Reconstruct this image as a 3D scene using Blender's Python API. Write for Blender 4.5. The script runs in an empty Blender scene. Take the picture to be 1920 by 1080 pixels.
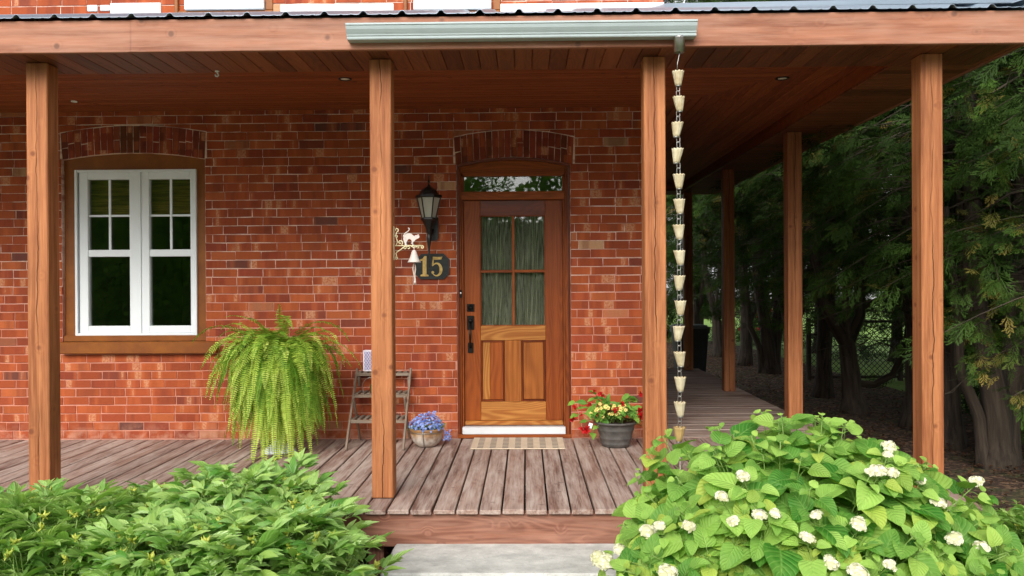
import bpy, bmesh, math, random
from mathutils import Vector, Matrix, noise as mnoise
R = math.radians
rng = random.Random(7)
scene = bpy.context.scene
col = scene.collection

# ------------------------------------------------------------------ camera
EYE = 1.42            # eye height above the deck (deck top is z = 0, brick front is y = 0)
CAMY = -7.85
FPX = 1585.0
cam_data = bpy.data.cameras.new('camera')
cam = bpy.data.objects.new('camera', cam_data)
col.objects.link(cam)
cam_data.sensor_width = 36
cam_data.lens = FPX / 1920 * 36
cam_data.clip_start = 0.05
cam_data.clip_end = 500
CM = Matrix.Rotation(R(0.94), 3, 'Z') @ Matrix.Rotation(R(90 - 0.18), 3, 'X') @ Matrix.Rotation(R(-0.33), 3, 'Z')
cam.matrix_world = Matrix.Translation((0, CAMY, EYE)) @ CM.to_4x4()
scene.camera = cam

def ray(px, py):
    return CM @ Vector(((px - 960) / FPX, (540 - py) / FPX, -1))
def at(px, py, Y):
    d = ray(px, py); t = (Y - CAMY) / d.y
    return Vector((0, CAMY, EYE)) + d * t
def atz(px, py, Z):
    d = ray(px, py); t = (Z - EYE) / d.z
    return Vector((0, CAMY, EYE)) + d * t

# ------------------------------------------------------------------ world + sun
SUN_EL, SUN_AZ = 34.0, -14.0      # azimuth seen from the wall: minus = towards camera left
w = bpy.data.worlds.new('World'); scene.world = w; w.use_nodes = True
nt = w.node_tree; nt.nodes.clear()
sky = nt.nodes.new('ShaderNodeTexSky'); sky.sky_type = 'NISHITA'; sky.sun_disc = False
sky.sun_elevation = R(SUN_EL); sky.sun_rotation = R(180 - SUN_AZ if False else 180 + SUN_AZ * -1)
sky.air_density = 1.0; sky.dust_density = 1.5; sky.ozone_density = 1.0
hsv = nt.nodes.new('ShaderNodeHueSaturation'); hsv.inputs['Saturation'].default_value = 0.12
hsv.inputs['Value'].default_value = 1.0
bg = nt.nodes.new('ShaderNodeBackground'); bg.inputs[1].default_value = 0.15
wo = nt.nodes.new('ShaderNodeOutputWorld')
nt.links.new(sky.outputs[0], hsv.inputs['Color']); nt.links.new(hsv.outputs[0], bg.inputs[0]); nt.links.new(bg.outputs[0], wo.inputs[0])
sd = bpy.data.lights.new('sun', 'SUN'); sd.energy = 1.45; sd.angle = R(32); sd.color = (1.0, 0.95, 0.86)
sun = bpy.data.objects.new('sun', sd); col.objects.link(sun)
sv = Vector((math.sin(R(SUN_AZ)) * math.cos(R(SUN_EL)), -math.cos(R(SUN_AZ)) * math.cos(R(SUN_EL)), math.sin(R(SUN_EL))))
sun.rotation_euler = sv.to_track_quat('Z', 'Y').to_euler()
sun.location = (0, -12, 12)

scene.view_settings.view_transform = 'Standard'
scene.view_settings.look = 'None'
scene.view_settings.exposure = 1.12
scene.view_settings.gamma = 1
scene.render.resolution_x = 1024; scene.render.resolution_y = 576
scene.render.engine = 'CYCLES'
scene.cycles.max_bounces = 8; scene.cycles.transparent_max_bounces = 12

# ------------------------------------------------------------------ helpers
def lin(c):
    return tuple(((x / 255) / 12.92 if x / 255 <= 0.04045 else ((x / 255 + 0.055) / 1.055) ** 2.4) for x in c)

class MB:
    """collects faces with per-vertex grain coordinate (gco) and colour value (rnd)"""
    def __init__(s):
        s.v = []; s.f = []; s.m = []; s.g = []; s.r = []; s.sm = []
    def face_set(s, verts, faces, gco=None, rnd=(0.5, 0.5, 0.5), mat=0, smooth=False):
        b = len(s.v)
        s.v += [tuple(p) for p in verts]
        s.g += [tuple(p) for p in (gco if gco is not None else verts)]
        if rnd and isinstance(rnd[0], (tuple, list)): s.r += list(rnd)
        else: s.r += [tuple(rnd)] * len(verts)
        for f in faces:
            s.f.append([b + i for i in f]); s.m.append(mat); s.sm.append(smooth)
    def box(s, lo, hi, bev=0.004, grain=0, mat=0, M=None, rnd=None, jit=0.0):
        lo = Vector(lo); hi = Vector(hi)
        c = (lo + hi) / 2; h = (hi - lo) / 2
        bev = min(bev, min(h) * 0.49)
        if rnd is None: rnd = (rng.random(), rng.random(), rng.random())
        vs = []; idx = {}
        for sx in (-1, 1):
            for sy in (-1, 1):
                for sz in (-1, 1):
                    for a in range(3):
                        p = Vector((sx * h.x, sy * h.y, sz * h.z))
                        for b in range(3):
                            if b != a: p[b] -= math.copysign(bev, p[b])
                        idx[(sx, sy, sz, a)] = len(vs); vs.append(p)
        fs = []
        S = (-1, 1)
        for a in range(3):
            b_, c_ = (a + 1) % 3, (a + 2) % 3
            for sa in S:
                q = []
                for sb, sc in ((-1, -1), (1, -1), (1, 1), (-1, 1)):
                    k = [0, 0, 0]; k[a] = sa; k[b_] = sb; k[c_] = sc
                    q.append(idx[(k[0], k[1], k[2], a)])
                fs.append(q if sa > 0 else q[::-1])
        for a in range(3):          # edges along axis a
            b_, c_ = (a + 1) % 3, (a + 2) % 3
            for sb in S:
                for sc in S:
                    k1 = [0, 0, 0]; k2 = [0, 0, 0]
                    k1[a] = -1; k2[a] = 1
                    for k in (k1, k2): k[b_] = sb; k[c_] = sc
                    q = [idx[(*k1, b_)], idx[(*k2, b_)], idx[(*k2, c_)], idx[(*k1, c_)]]
                    fs.append(q if sb * sc < 0 else q[::-1])
        for sx in S:
            for sy in S:
                for sz in S:
                    q = [idx[(sx, sy, sz, a)] for a in range(3)]
                    fs.append(q if sx * sy * sz > 0 else q[::-1])
        ox = rng.uniform(0, 60); oz = rng.uniform(0, 60)
        gs = []; wv = []
        o = [(0, 1, 2), (1, 0, 2), (2, 0, 1)][grain]
        for p in vs:
            gs.append((p[o[0]] + ox, p[o[1]], p[o[2]] + oz))
            q = p + c
            if jit: q = q + Vector(((rng.random() - .5) * jit, (rng.random() - .5) * jit, (rng.random() - .5) * jit))
            wv.append(M @ q if M is not None else q)
        s.face_set(wv, fs, gs, rnd, mat)
    def bar(s, a, b, wx, wy, bev=0.002, mat=0, up=(0, 0, 1), rnd=None):
        """box of section wx x wy running from a to b (grain along it)"""
        a = Vector(a); b = Vector(b); d = b - a; L = d.length
        z = d.normalized(); u = Vector(up)
        if abs(z.dot(u)) > 0.98: u = Vector((0, 1, 0))
        x = u.cross(z).normalized(); y = z.cross(x)
        M = Matrix(((x.x, y.x, z.x, a.x), (x.y, y.y, z.y, a.y), (x.z, y.z, z.z, a.z), (0, 0, 0, 1)))
        s.box((-wx / 2, -wy / 2, 0), (wx / 2, wy / 2, L), bev, 2, mat, M, rnd)
    def tube(s, pts, rad, n=8, mat=0, rnd=(0.5, 0.5, 0.5), cap=True, closed=False, wob=0.0, oval=1.0):
        pts = [Vector(p) for p in pts]; m = len(pts)
        if not isinstance(rad, (list, tuple)): rad = [rad] * m
        vs = []; gs = []; fs = []
        prev = None; along = 0; seed = rng.uniform(0, 50)
        for i, p in enumerate(pts):
            if closed: t = pts[(i + 1) % m] - pts[i - 1]
            else: t = pts[min(i + 1, m - 1)] - pts[max(i - 1, 0)]
            t = t.normalized() if t.length > 1e-9 else Vector((0, 0, 1))
            if prev is None:
                u = Vector((0, 0, 1)) if abs(t.z) < 0.9 else Vector((1, 0, 0))
                x = u.cross(t).normalized()
            else:
                x = (prev - t * prev.dot(t)).normalized()
            prev = x; y = t.cross(x)
            if i: along += (pts[i] - pts[i - 1]).length
            for k in range(n):
                a = 2 * math.pi * k / n
                r = rad[i]
                if wob: r *= 1 + wob * mnoise.noise(Vector((math.cos(a) * 1.6 + seed, math.sin(a) * 1.6, along * 1.3)))
                vs.append(p + x * math.cos(a) * r + y * math.sin(a) * r * oval)
                gs.append((along + seed, math.cos(a) * rad[i], math.sin(a) * rad[i]))
        for i in range(m if closed else m - 1):
            for k in range(n):
                k2 = (k + 1) % n; j = (i + 1) % m
                fs.append((i * n + k, i * n + k2, j * n + k2, j * n + k))
        if cap and not closed:
            fs.append(tuple(range(n))[::-1]); fs.append(tuple((m - 1) * n + k for k in range(n)))
        s.face_set(vs, fs, gs, rnd, mat, smooth=True)
    def lathe(s, prof, c, n=24, mat=0, rnd=(0.5, 0.5, 0.5), smooth=True, flute=None, rot=0.0):
        """prof: list of (radius, z) revolved about the vertical through c"""
        vs = []; fs = []; m = len(prof)
        for i, (r, z) in enumerate(prof):
            for k in range(n):
                a = 2 * math.pi * k / n + rot
                rr = r * (1 + (flute[0] * math.cos(flute[1] * a) if flute else 0))
                vs.append(Vector((c[0] + rr * math.cos(a), c[1] + rr * math.sin(a), c[2] + z)))
        for i in range(m - 1):
            for k in range(n):
                k2 = (k + 1) % n
                fs.append((i * n + k, i * n + k2, (i + 1) * n + k2, (i + 1) * n + k))
        s.face_set(vs, fs, None, rnd, mat, smooth)
    def prism(s, poly, y0, y1, mat=0, rnd=(0.5, 0.5, 0.5), axis='y', grain=0):
        """polygon in x-z (counter clockwise seen from the camera) extruded from y0 (front) to y1"""
        n = len(poly)
        vs = [(x, y0, z) for x, z in poly] + [(x, y1, z) for x, z in poly]
        fs = [tuple(range(n)), tuple(range(2 * n - 1, n - 1, -1))]
        for i in range(n):
            j = (i + 1) % n
            fs.append((i, i + n, j + n, j))
        ox = rng.uniform(0, 50)
        g = [((x if grain == 0 else z) + ox, (z if grain == 0 else x), y) for x, y, z in vs]
        s.face_set(vs, fs, g, rnd, mat)
    def strip(s, A, B, y0, y1, mat=0, rnd=(0.5, 0.5, 0.5)):
        """solid between two polylines A and B in x-z (same length), y0 front, y1 back"""
        n = len(A); vs = []
        for L, y in ((A, y0), (B, y0), (A, y1), (B, y1)): vs += [(x, y, z) for x, z in L]
        fs = []
        for i in range(n - 1):
            fs += [(i, i + 1, n + i + 1, n + i), (2 * n + i, 3 * n + i, 3 * n + i + 1, 2 * n + i + 1),
                   (i, 2 * n + i, 2 * n + i + 1, i + 1), (n + i, n + i + 1, 3 * n + i + 1, 3 * n + i)]
        fs += [(0, n, 3 * n, 2 * n), (n - 1, 3 * n - 1, 4 * n - 1, 2 * n - 1)]
        g = [(x + 9.1, z, y) for x, y, z in vs]
        s.face_set(vs, fs, g, rnd, mat)
    def build(s, name, mats, parent=None, origin=None):
        me = bpy.data.meshes.new(name)
        vs = s.v
        if origin is not None and parent is None:
            o = Vector(origin); vs = [tuple(Vector(p) - o) for p in vs]
        elif parent is not None:
            o = parent_origin(parent); vs = [tuple(Vector(p) - o) for p in vs]
        me.from_pydata(vs, [], s.f)
        a = me.attributes.new('gco', 'FLOAT_VECTOR', 'POINT'); a.data.foreach_set('vector', [c for p in s.g for c in p])
        a = me.attributes.new('rnd', 'FLOAT_VECTOR', 'POINT'); a.data.foreach_set('vector', [c for p in s.r for c in p])
        if not isinstance(mats, (list, tuple)): mats = [mats]
        for m_ in mats: me.materials.append(m_)
        me.polygons.foreach_set('material_index', s.m)
        me.polygons.foreach_set('use_smooth', s.sm)
        me.update()
        ob = bpy.data.objects.new(name, me); col.objects.link(ob)
        if parent is not None: ob.parent = parent
        elif origin is not None: ob.location = origin
        return ob

def parent_origin(p):
    o = Vector((0, 0, 0))
    while p is not None:
        o += p.location; p = p.parent
    return o
def empty(name, loc=(0, 0, 0)):
    e = bpy.data.objects.new(name, None); e.empty_display_size = 0.2
    col.objects.link(e); e.location = loc
    return e
def tag(o, label=None, cat=None, group=None, kind=None):
    if label: o['label'] = label
    if cat: o['category'] = cat
    if group: o['group'] = group
    if kind: o['kind'] = kind
    return o
def copy_tree(o, parent=None):
    c = o.copy(); col.objects.link(c); c.parent = parent
    for ch in list(o.children): copy_tree(ch, c)
    return c

# ------------------------------------------------------------------ materials
class Mat:
    def __init__(s, name):
        s.m = bpy.data.materials.new(name); s.m.use_nodes = True
        s.nt = s.m.node_tree; s.nt.nodes.clear()
        s.out = s.nt.nodes.new('ShaderNodeOutputMaterial')
        s.bsdf = s.nt.nodes.new('ShaderNodeBsdfPrincipled')
        s.nt.links.new(s.bsdf.outputs[0], s.out.inputs[0])
        s.x = 0
    def put(s, node, key, val):
        if val is None: return
        sock = node.inputs[key]
        if isinstance(val, bpy.types.NodeSocket): s.nt.links.new(val, sock)
        elif isinstance(val, bpy.types.Node): s.nt.links.new(val.outputs[0], sock)
        else:
            if sock.type == 'RGBA' and len(val) == 3: val = (*val, 1)
            sock.default_value = val
    def attr(s, name):
        n = s.nt.nodes.new('ShaderNodeAttribute'); n.attribute_name = name; return n.outputs['Vector']
    def sep(s, v):
        n = s.nt.nodes.new('ShaderNodeSeparateXYZ'); s.put(n, 0, v); return n.outputs
    def math(s, op, a, b=None, c=None, clamp=False):
        n = s.nt.nodes.new('ShaderNodeMath'); n.operation = op; n.use_clamp = clamp
        s.put(n, 0, a)
        if b is not None: s.put(n, 1, b)
        if c is not None: s.put(n, 2, c)
        return n.outputs[0]
    def vmul(s, v, k):
        n = s.nt.nodes.new('ShaderNodeVectorMath'); n.operation = 'MULTIPLY'; s.put(n, 0, v)
        n.inputs[1].default_value = k if isinstance(k, (tuple, list)) else (k, k, k); return n.outputs[0]
    def vadd(s, a, b):
        n = s.nt.nodes.new('ShaderNodeVectorMath'); n.operation = 'ADD'; s.put(n, 0, a); s.put(n, 1, b); return n.outputs[0]
    def noise(s, v, scale=1.0, detail=3.0, rough=0.55, dist=0.0, color=False):
        n = s.nt.nodes.new('ShaderNodeTexNoise'); s.put(n, 'Vector', v)
        n.inputs['Scale'].default_value = scale; n.inputs['Detail'].default_value = detail
        n.inputs['Roughness'].default_value = rough; n.inputs['Distortion'].default_value = dist
        return n.outputs[1 if color else 0]
    def voronoi(s, v, scale=1.0, feat='F1', rand=1.0):
        n = s.nt.nodes.new('ShaderNodeTexVoronoi'); n.feature = feat; s.put(n, 'Vector', v)
        n.inputs['Scale'].default_value = scale; n.inputs['Randomness'].default_value = rand
        return n.outputs
    def ramp(s, v, a, b, lo=0.0, hi=1.0, smooth=False):
        n = s.nt.nodes.new('ShaderNodeMapRange'); s.put(n, 'Value', v)
        if smooth: n.interpolation_type = 'SMOOTHSTEP'
        n.inputs['From Min'].default_value = a; n.inputs['From Max'].default_value = b
        n.inputs['To Min'].default_value = lo; n.inputs['To Max'].default_value = hi
        return n.outputs[0]
    def mix(s, f, a, b, mode='MIX'):
        n = s.nt.nodes.new('ShaderNodeMix'); n.data_type = 'RGBA'; n.blend_type = mode
        s.put(n, 0, f)
        for k, v in ((6, a), (7, b)):
            if isinstance(v, tuple) and len(v) == 3: v = (*v, 1)
            s.put(n, k, v)
        return n.outputs[2]
    def bump(s, h, strength=0.3, dist=0.01):
        n = s.nt.nodes.new('ShaderNodeBump'); s.put(n, 'Height', h)
        n.inputs['Strength'].default_value = strength; n.inputs['Distance'].default_value = dist
        s.nt.links.new(n.outputs[0], s.bsdf.inputs['Normal']); return n.outputs[0]
    def geo(s, out='Position'):
        n = s.nt.nodes.new('ShaderNodeNewGeometry'); return n.outputs[out]
    def objco(s):
        n = s.nt.nodes.new('ShaderNodeTexCoord'); return n.outputs['Object']
    def set(s, **k):
        for a, b in k.items(): s.put(s.bsdf, a.replace('_', ' '), b)
        return s

def wood(name, dark, light, ringk=26, ring=0.45, streak=0.5, rough=0.6, knots=0.0, crack=0.0, weather=None, wamt=0.4,
         var=0.25, fib=0.25, bump=0.25, gloss=0.3, knotc=(60, 32, 18), ringsharp=0.0, coat=0.0):
    m = Mat(name); g = m.attr('gco'); r = m.sep(m.attr('rnd'))
    warp = m.noise(m.vmul(g, (0.5, 3.0, 3.0)), 1.0, 2, 0.5)
    kn = m.voronoi(g, 6.0)
    knot = m.ramp(kn[0], 0.06, 0.16, 1.0, 0.0, True)
    halo = m.ramp(kn[0], 0.08, 0.32, 1.0, 0.0, True)
    ph = m.math('ADD', m.math('MULTIPLY', warp, ringk), m.math('MULTIPLY', m.sep(g)[1], 22.0))
    if knots: ph = m.math('ADD', ph, m.math('MULTIPLY', halo, 1.6 * knots))
    rg = m.math('SINE', m.math('MULTIPLY', ph, 6.283))
    rg = m.ramp(rg, -1 + ringsharp, 1, 0, 1)
    st = m.noise(m.vmul(g, (0.9, 26, 26)), 1.0, 4, 0.6)
    fb = m.noise(m.vmul(g, (6, 260, 260)), 1.0, 2, 0.6)
    f = m.math('ADD', m.math('MULTIPLY', rg, ring), m.math('MULTIPLY', m.ramp(st, 0.3, 0.7), streak))
    f = m.math('ADD', f, m.math('MULTIPLY', m.math('SUBTRACT', fb, 0.5), fib * 2.4))
    f = m.math('ADD', f, m.math('MULTIPLY', m.math('SUBTRACT', r[0], 0.5), var), clamp=True)
    c = m.mix(f, lin(dark), lin(light))
    blot = m.noise(m.vmul(g, (1.3, 5, 5)), 1.0, 4, 0.65)
    c = m.mix(m.ramp(blot, 0.5, 0.72, 0, 0.4), c, lin(tuple(x * 0.8 for x in dark)))
    h = m.math('ADD', m.math('MULTIPLY', fb, 0.4), m.math('MULTIPLY', st, 0.6))
    if weather:
        wn = m.noise(m.vmul(g, (1.6, 11, 11)), 1.0, 5, 0.65)
        wn2 = m.noise(m.vmul(g, (3.0, 60, 60)), 1.0, 3, 0.6)
        ww = m.math('MULTIPLY', m.ramp(m.math('ADD', m.math('MULTIPLY', wn, 0.65), m.math('MULTIPLY', wn2, 0.35)), 0.42, 0.62), wamt)
        c = m.mix(ww, c, lin(weather))
    if knots:
        c = m.mix(m.math('MULTIPLY', knot, knots), c, lin(knotc))
    if crack:
        gx = m.sep(g)
        wob = m.noise(m.vmul(g, (2.2, 0, 0)), 1.0, 4, 0.6)
        cy = m.math('ABSOLUTE', m.math('SUBTRACT', gx[1], m.math('MULTIPLY', m.math('SUBTRACT', wob, 0.5), 0.09)))
        msk = m.ramp(m.noise(m.vmul(g, (1.1, 0, 0.3)), 1.0, 2), 0.44, 0.56)
        cr = m.math('MULTIPLY', m.ramp(cy, 0.0011, 0.0034, 1, 0), msk)
        c = m.mix(m.math('MULTIPLY', cr, crack), c, lin((45, 22, 12)))
        h = m.math('SUBTRACT', h, m.math('MULTIPLY', cr, 2.0))
    m.set(Base_Color=c, Roughness=rough)
    m.bsdf.inputs['Specular IOR Level'].default_value = gloss
    if coat:
        m.bsdf.inputs['Coat Weight'].default_value = coat; m.bsdf.inputs['Coat Roughness'].default_value = 0.15
    m.bump(h, bump, 0.004)
    return m.m

def plain(name, c, rough=0.5, metal=0.0, var=0.12, scale=6.0, spec=0.5, bump=0.0, c2=None, detail=4):
    m = Mat(name); p = m.objco()
    n = m.noise(p, scale, detail, 0.6)
    c1 = lin(c); cc = lin(c2) if c2 else tuple(x * (1 - var * 2) for x in c1)
    m.set(Base_Color=m.mix(m.ramp(n, 0.3, 0.7), cc, c1), Roughness=m.ramp(n, 0.2, 0.8, rough * 1.15, rough * 0.85), Metallic=metal)
    m.bsdf.inputs['Specular IOR Level'].default_value = spec
    if bump: m.bump(m.noise(p, scale * 8, 4, 0.6), bump, 0.003)
    return m.m

M = {}
# stained timbers
M['post'] = wood('stained post timber', (126, 70, 38), (184, 120, 76), ringk=9, ring=0.14, streak=0.85, knots=0.8, crack=0.9, rough=0.66, var=0.35, fib=0.45, bump=0.8, knotc=(110, 58, 34))
M['fascia'] = wood('weathered stained fascia', (116, 68, 48), (174, 116, 88), ringk=9, ring=0.15, streak=0.65, knots=0.75, crack=0.6, rough=0.6, weather=(176, 136, 116), wamt=0.45, bump=0.35, knotc=(96, 66, 54))
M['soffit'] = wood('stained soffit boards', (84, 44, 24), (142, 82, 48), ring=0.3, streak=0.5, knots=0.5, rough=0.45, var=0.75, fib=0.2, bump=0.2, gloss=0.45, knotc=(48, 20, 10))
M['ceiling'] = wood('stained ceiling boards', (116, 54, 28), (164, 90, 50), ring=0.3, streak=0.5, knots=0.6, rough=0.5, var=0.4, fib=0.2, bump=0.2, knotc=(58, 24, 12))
M['deck'] = wood('worn stained deck boards', (104, 74, 64), (164, 134, 120), ring=0.3, streak=0.6, knots=0.35, rough=0.75, weather=(186, 170, 160), wamt=0.85, var=0.5, fib=0.5, bump=0.7, knotc=(60, 36, 30))
M['rim'] = wood('red brown deck rim board', (104, 62, 48), (148, 100, 80), ringk=30, ring=0.5, streak=0.35, knots=0.9, rough=0.6, weather=(206, 160, 140), wamt=0.25, bump=0.5, ringsharp=0.5, knotc=(92, 46, 36))
# varnished door woods
M['door_stile'] = wood('varnished door stile', (116, 52, 16), (166, 86, 30), ring=0.3, streak=0.5, rough=0.42, var=0.35, fib=0.15, bump=0.1, gloss=0.25, coat=0.05)
M['door_rail'] = wood('varnished fir rail', (146, 84, 34), (196, 138, 72), ringk=26, ring=0.5, streak=0.3, rough=0.34, var=0.2, fib=0.2, bump=0.2, coat=0.12, ringsharp=0.3)
M['door_panel'] = wood('varnished door panel', (124, 66, 26), (182, 110, 50), ringk=14, ring=0.28, streak=0.5, rough=0.32, var=0.3, fib=0.15, bump=0.1, coat=0.12)
M['door_dark'] = wood('dark varnished moulding', (80, 32, 14), (128, 58, 26), ring=0.3, streak=0.5, rough=0.35, var=0.3, fib=0.2, bump=0.15, coat=0.12)
M['jamb'] = wood('stained door jamb', (104, 48, 18), (160, 84, 36), ring=0.3, streak=0.6, rough=0.5, var=0.3, fib=0.3, bump=0.3, gloss=0.2)
M['casing'] = plain('brown painted casing', (142, 84, 28), 0.45, var=0.1, scale=5, spec=0.3, c2=(116, 62, 20), bump=0.1)
M['shelf_wood'] = wood('grey weathered shelf wood', (84, 68, 56), (142, 122, 104), ring=0.3, streak=0.6, rough=0.8, weather=(160, 148, 136), wamt=0.4, var=0.4, fib=0.5, bump=0.4)
M['vinyl'] = plain('white vinyl', (230, 236, 240), 0.4, var=0.03, scale=3)
M['rough_white'] = plain('rough white', (226, 226, 226), 0.7, var=0.05, scale=9, bump=0.2)
M['threshold'] = plain('white metal threshold', (216, 218, 222), 0.45, var=0.06, scale=4)
M['black'] = plain('black powder coat', (26, 25, 24), 0.42, var=0.15, scale=30, bump=0.1)
M['bronze'] = plain('dark bronze hardware', (36, 32, 30), 0.35, metal=0.6, var=0.2, scale=20)
M['gutter'] = plain('pale grey green gutter metal', (176, 188, 190), 0.42, metal=0.0, var=0.08, scale=5)
M['steel'] = plain('galvanised steel', (168, 166, 162), 0.32, metal=0.9, var=0.15, scale=18)
M['roofmetal'] = plain('blue grey roof steel', (150, 166, 182), 0.35, metal=0.3, var=0.06, scale=2)
M['cream'] = plain('cream ceramic cup', (200, 190, 162), 0.6, var=0.1, scale=14, c2=(166, 148, 112))
M['tan_cup'] = plain('tan stained cup', (176, 146, 92), 0.6, var=0.15, scale=14)
M['gold'] = plain('worn gold leaf', (206, 176, 100), 0.45, metal=0.15, var=0.12, scale=26, c2=(160, 126, 62))
M['signblack'] = wood('black painted plaque', (22, 24, 24), (52, 56, 54), ring=0.2, streak=0.6, rough=0.55, fib=0.3, bump=0.3)
M['ivory'] = plain('ivory painted cast iron', (214, 202, 160), 0.55, var=0.15, scale=30, bump=0.2)
M['bellwhite'] = plain('grey white bell paint', (196, 184, 176), 0.5, var=0.1, scale=18)
M['rope'] = plain('pale rope', (206, 190, 178), 0.9, var=0.1, scale=40)
M['frost'] = plain('frosted lantern glass', (176, 172, 158), 0.35, var=0.06, scale=8)
M['pewter'] = plain('pewter grey planter', (92, 88, 84), 0.5, var=0.2, scale=16, c2=(62, 60, 58), bump=0.3)
M['soil'] = plain('dark potting soil', (50, 36, 26), 0.95, var=0.3, scale=60, bump=0.5)
M['wall_in'] = plain('dark room wall', (112, 106, 98), 0.9, var=0.1, scale=1)
M['bin'] = plain('dark grey bin plastic', (34, 38, 44), 0.55, var=0.1, scale=5)
M['binlid'] = plain('grey bin lid plastic', (92, 98, 104), 0.5, var=0.1, scale=5)
M['green_can'] = plain('olive green metal', (96, 108, 62), 0.45, metal=0.2, var=0.15, scale=15)
M['tealight'] = plain('white lattice metal', (226, 222, 232), 0.5, var=0.04, scale=20)
M['lilac'] = plain('lilac lantern backing', (150, 140, 178), 0.6, var=0.1, scale=30)
M['red'] = plain('red petals', (196, 16, 22), 0.55, var=0.2, scale=60)
M['yellow'] = plain('pale yellow petals', (236, 216, 120), 0.6, var=0.1, scale=60)
M['gold_eye'] = plain('dark flower centre', (140, 80, 30), 0.7, var=0.1, scale=60)
M['sill_white'] = M['rough_white']

# light lens of the ceiling fixtures, unlit
M['lens'] = plain('pale fixture lens', (246, 240, 226), 0.4, var=0.02, scale=4)

def brick_mat():
    m = Mat('old red brick'); p = m.geo(); c = m.attr('rnd')
    n1 = m.noise(p, 9, 4, 0.6); n2 = m.noise(p, 55, 4, 0.65)
    s_ = m.sep(p); cmb = m.nt.nodes.new('ShaderNodeCombineXYZ')
    m.put(cmb, 0, m.math('MULTIPLY', m.math('ADD', s_[0], s_[1]), 8.5)); m.put(cmb, 1, m.math('MULTIPLY', m.math('FLOOR', m.math('DIVIDE', m.math('SUBTRACT', s_[2], 0.003), 0.0795)), 7.31))
    m.put(cmb, 2, m.math('MULTIPLY', s_[2], 0.4))
    bn = m.noise(cmb.outputs[0], 1.0, 2, 0.4, 0.15)
    base = m.mix(m.ramp(n2, 0.3, 0.75, 0, 0.45), c, m.mix(0.5, c, lin((104, 46, 30))))
    base = m.mix(m.ramp(bn, 0.52, 0.60, 0, 0.32), base, lin((196, 104, 60)))
    pale = m.math('MULTIPLY', m.ramp(bn, 0.635, 0.665), m.ramp(n2, 0.36, 0.56))
    base = m.mix(m.math('MULTIPLY', pale, 0.6), base, lin((206, 160, 124)))
    base = m.mix(m.ramp(bn, 0.42, 0.34, 0, 0.42), base, lin((104, 50, 40)))
    low = m.math('MULTIPLY', m.ramp(s_[2], 0.16, 0.02), m.ramp(n1, 0.42, 0.62))
    base = m.mix(m.math('MULTIPLY', low, 0.55), base, lin((196, 156, 134)))
    base = m.mix(m.ramp(n1, 0.35, 0.7, 0, 0.2), base, lin((168, 76, 36)))
    m.set(Base_Color=base, Roughness=0.88)
    m.bsdf.inputs['Specular IOR Level'].default_value = 0.25
    m.bump(m.math('ADD', n2, m.math('MULTIPLY', n1, 0.5)), 0.55, 0.006)
    return m.m
M['brick'] = brick_mat()
def mortar_mat():
    m = Mat('lime mortar'); p = m.geo(); z = m.sep(p)[2]
    n = m.noise(p, 6, 4, 0.6); n2 = m.noise(p, 90, 3, 0.6)
    up = m.ramp(m.math('ADD', z, m.math('MULTIPLY', m.math('SUBTRACT', n, 0.5), 0.8)), 1.2, 1.9)
    c = m.mix(up, lin((196, 134, 114)), lin((228, 204, 190)))
    red = m.math('MULTIPLY', m.ramp(m.noise(m.vmul(p, (2, 1, 9)), 1.6, 4, 0.6), 0.48, 0.6), m.ramp(up, 0, 1, 0.15, 0.75))
    c = m.mix(red, c, lin((140, 64, 42)))
    c = m.mix(m.ramp(n2, 0.35, 0.7, 0, 0.35), c, lin((160, 110, 92)))
    m.set(Base_Color=c, Roughness=0.95)
    m.bump(n2, 0.5, 0.004)
    return m.m
M['mortar'] = mortar_mat()

def leaf_mat(name, dark, light, rough=0.45, trans=0.35, vein=0.0, spec=0.4, tint=None, ntimes=7.0, veinc=None, tcol=None):
    m = Mat(name); r = m.sep(m.attr('rnd')); g = m.sep(m.attr('gco'))
    f = m.math('ADD', r[0], m.math('MULTIPLY', m.math('SUBTRACT', m.noise(m.geo(), 14, 2), 0.5), 0.5), clamp=True)
    c = m.mix(f, lin(dark), lin(light))
    if tint: c = m.mix(m.ramp(r[1], 0.72, 1.0, 0, 0.8), c, lin(tint))
    if vein:
        a = m.math('ABSOLUTE', g[1])
        ph = m.math('FRACT', m.math('SUBTRACT', m.math('MULTIPLY', g[0], ntimes), m.math('MULTIPLY', a, 2.2)))
        vv = m.math('ABSOLUTE', m.math('SUBTRACT', ph, 0.5))
        side = m.ramp(vv, 0.0, 0.14, 1, 0, True)
        mid = m.ramp(a, 0.02, 0.09, 1, 0)
        line = m.math('MAXIMUM', side, mid)
        c = m.mix(m.math('MULTIPLY', line, vein), c, lin(veinc or (186, 214, 120)))
        h = m.math('ADD', m.ramp(vv, 0, 0.5, 0, 1, True), m.math('MULTIPLY', mid, -1.0))
        m.bump(h, 0.5, 0.006)
    m.set(Base_Color=c, Roughness=rough)
    m.bsdf.inputs['Specular IOR Level'].default_value = spec
    tr = m.nt.nodes.new('ShaderNodeBsdfTranslucent')
    m.put(tr, 'Color', m.mix(0.5, c, lin(tcol or (150, 200, 50)), 'MIX'))
    mx = m.nt.nodes.new('ShaderNodeMixShader'); mx.inputs[0].default_value = trans
    m.nt.links.new(m.bsdf.outputs[0], mx.inputs[1]); m.nt.links.new(tr.outputs[0], mx.inputs[2])
    m.nt.links.new(mx.outputs[0], m.out.inputs[0])
    return m.m
M['peony'] = leaf_mat('glossy peony leaf', (92, 152, 56), (204, 234, 140), rough=0.28, trans=0.42, vein=0.3, spec=0.8, tint=(176, 206, 96), ntimes=5, veinc=(130, 180, 96))
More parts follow.
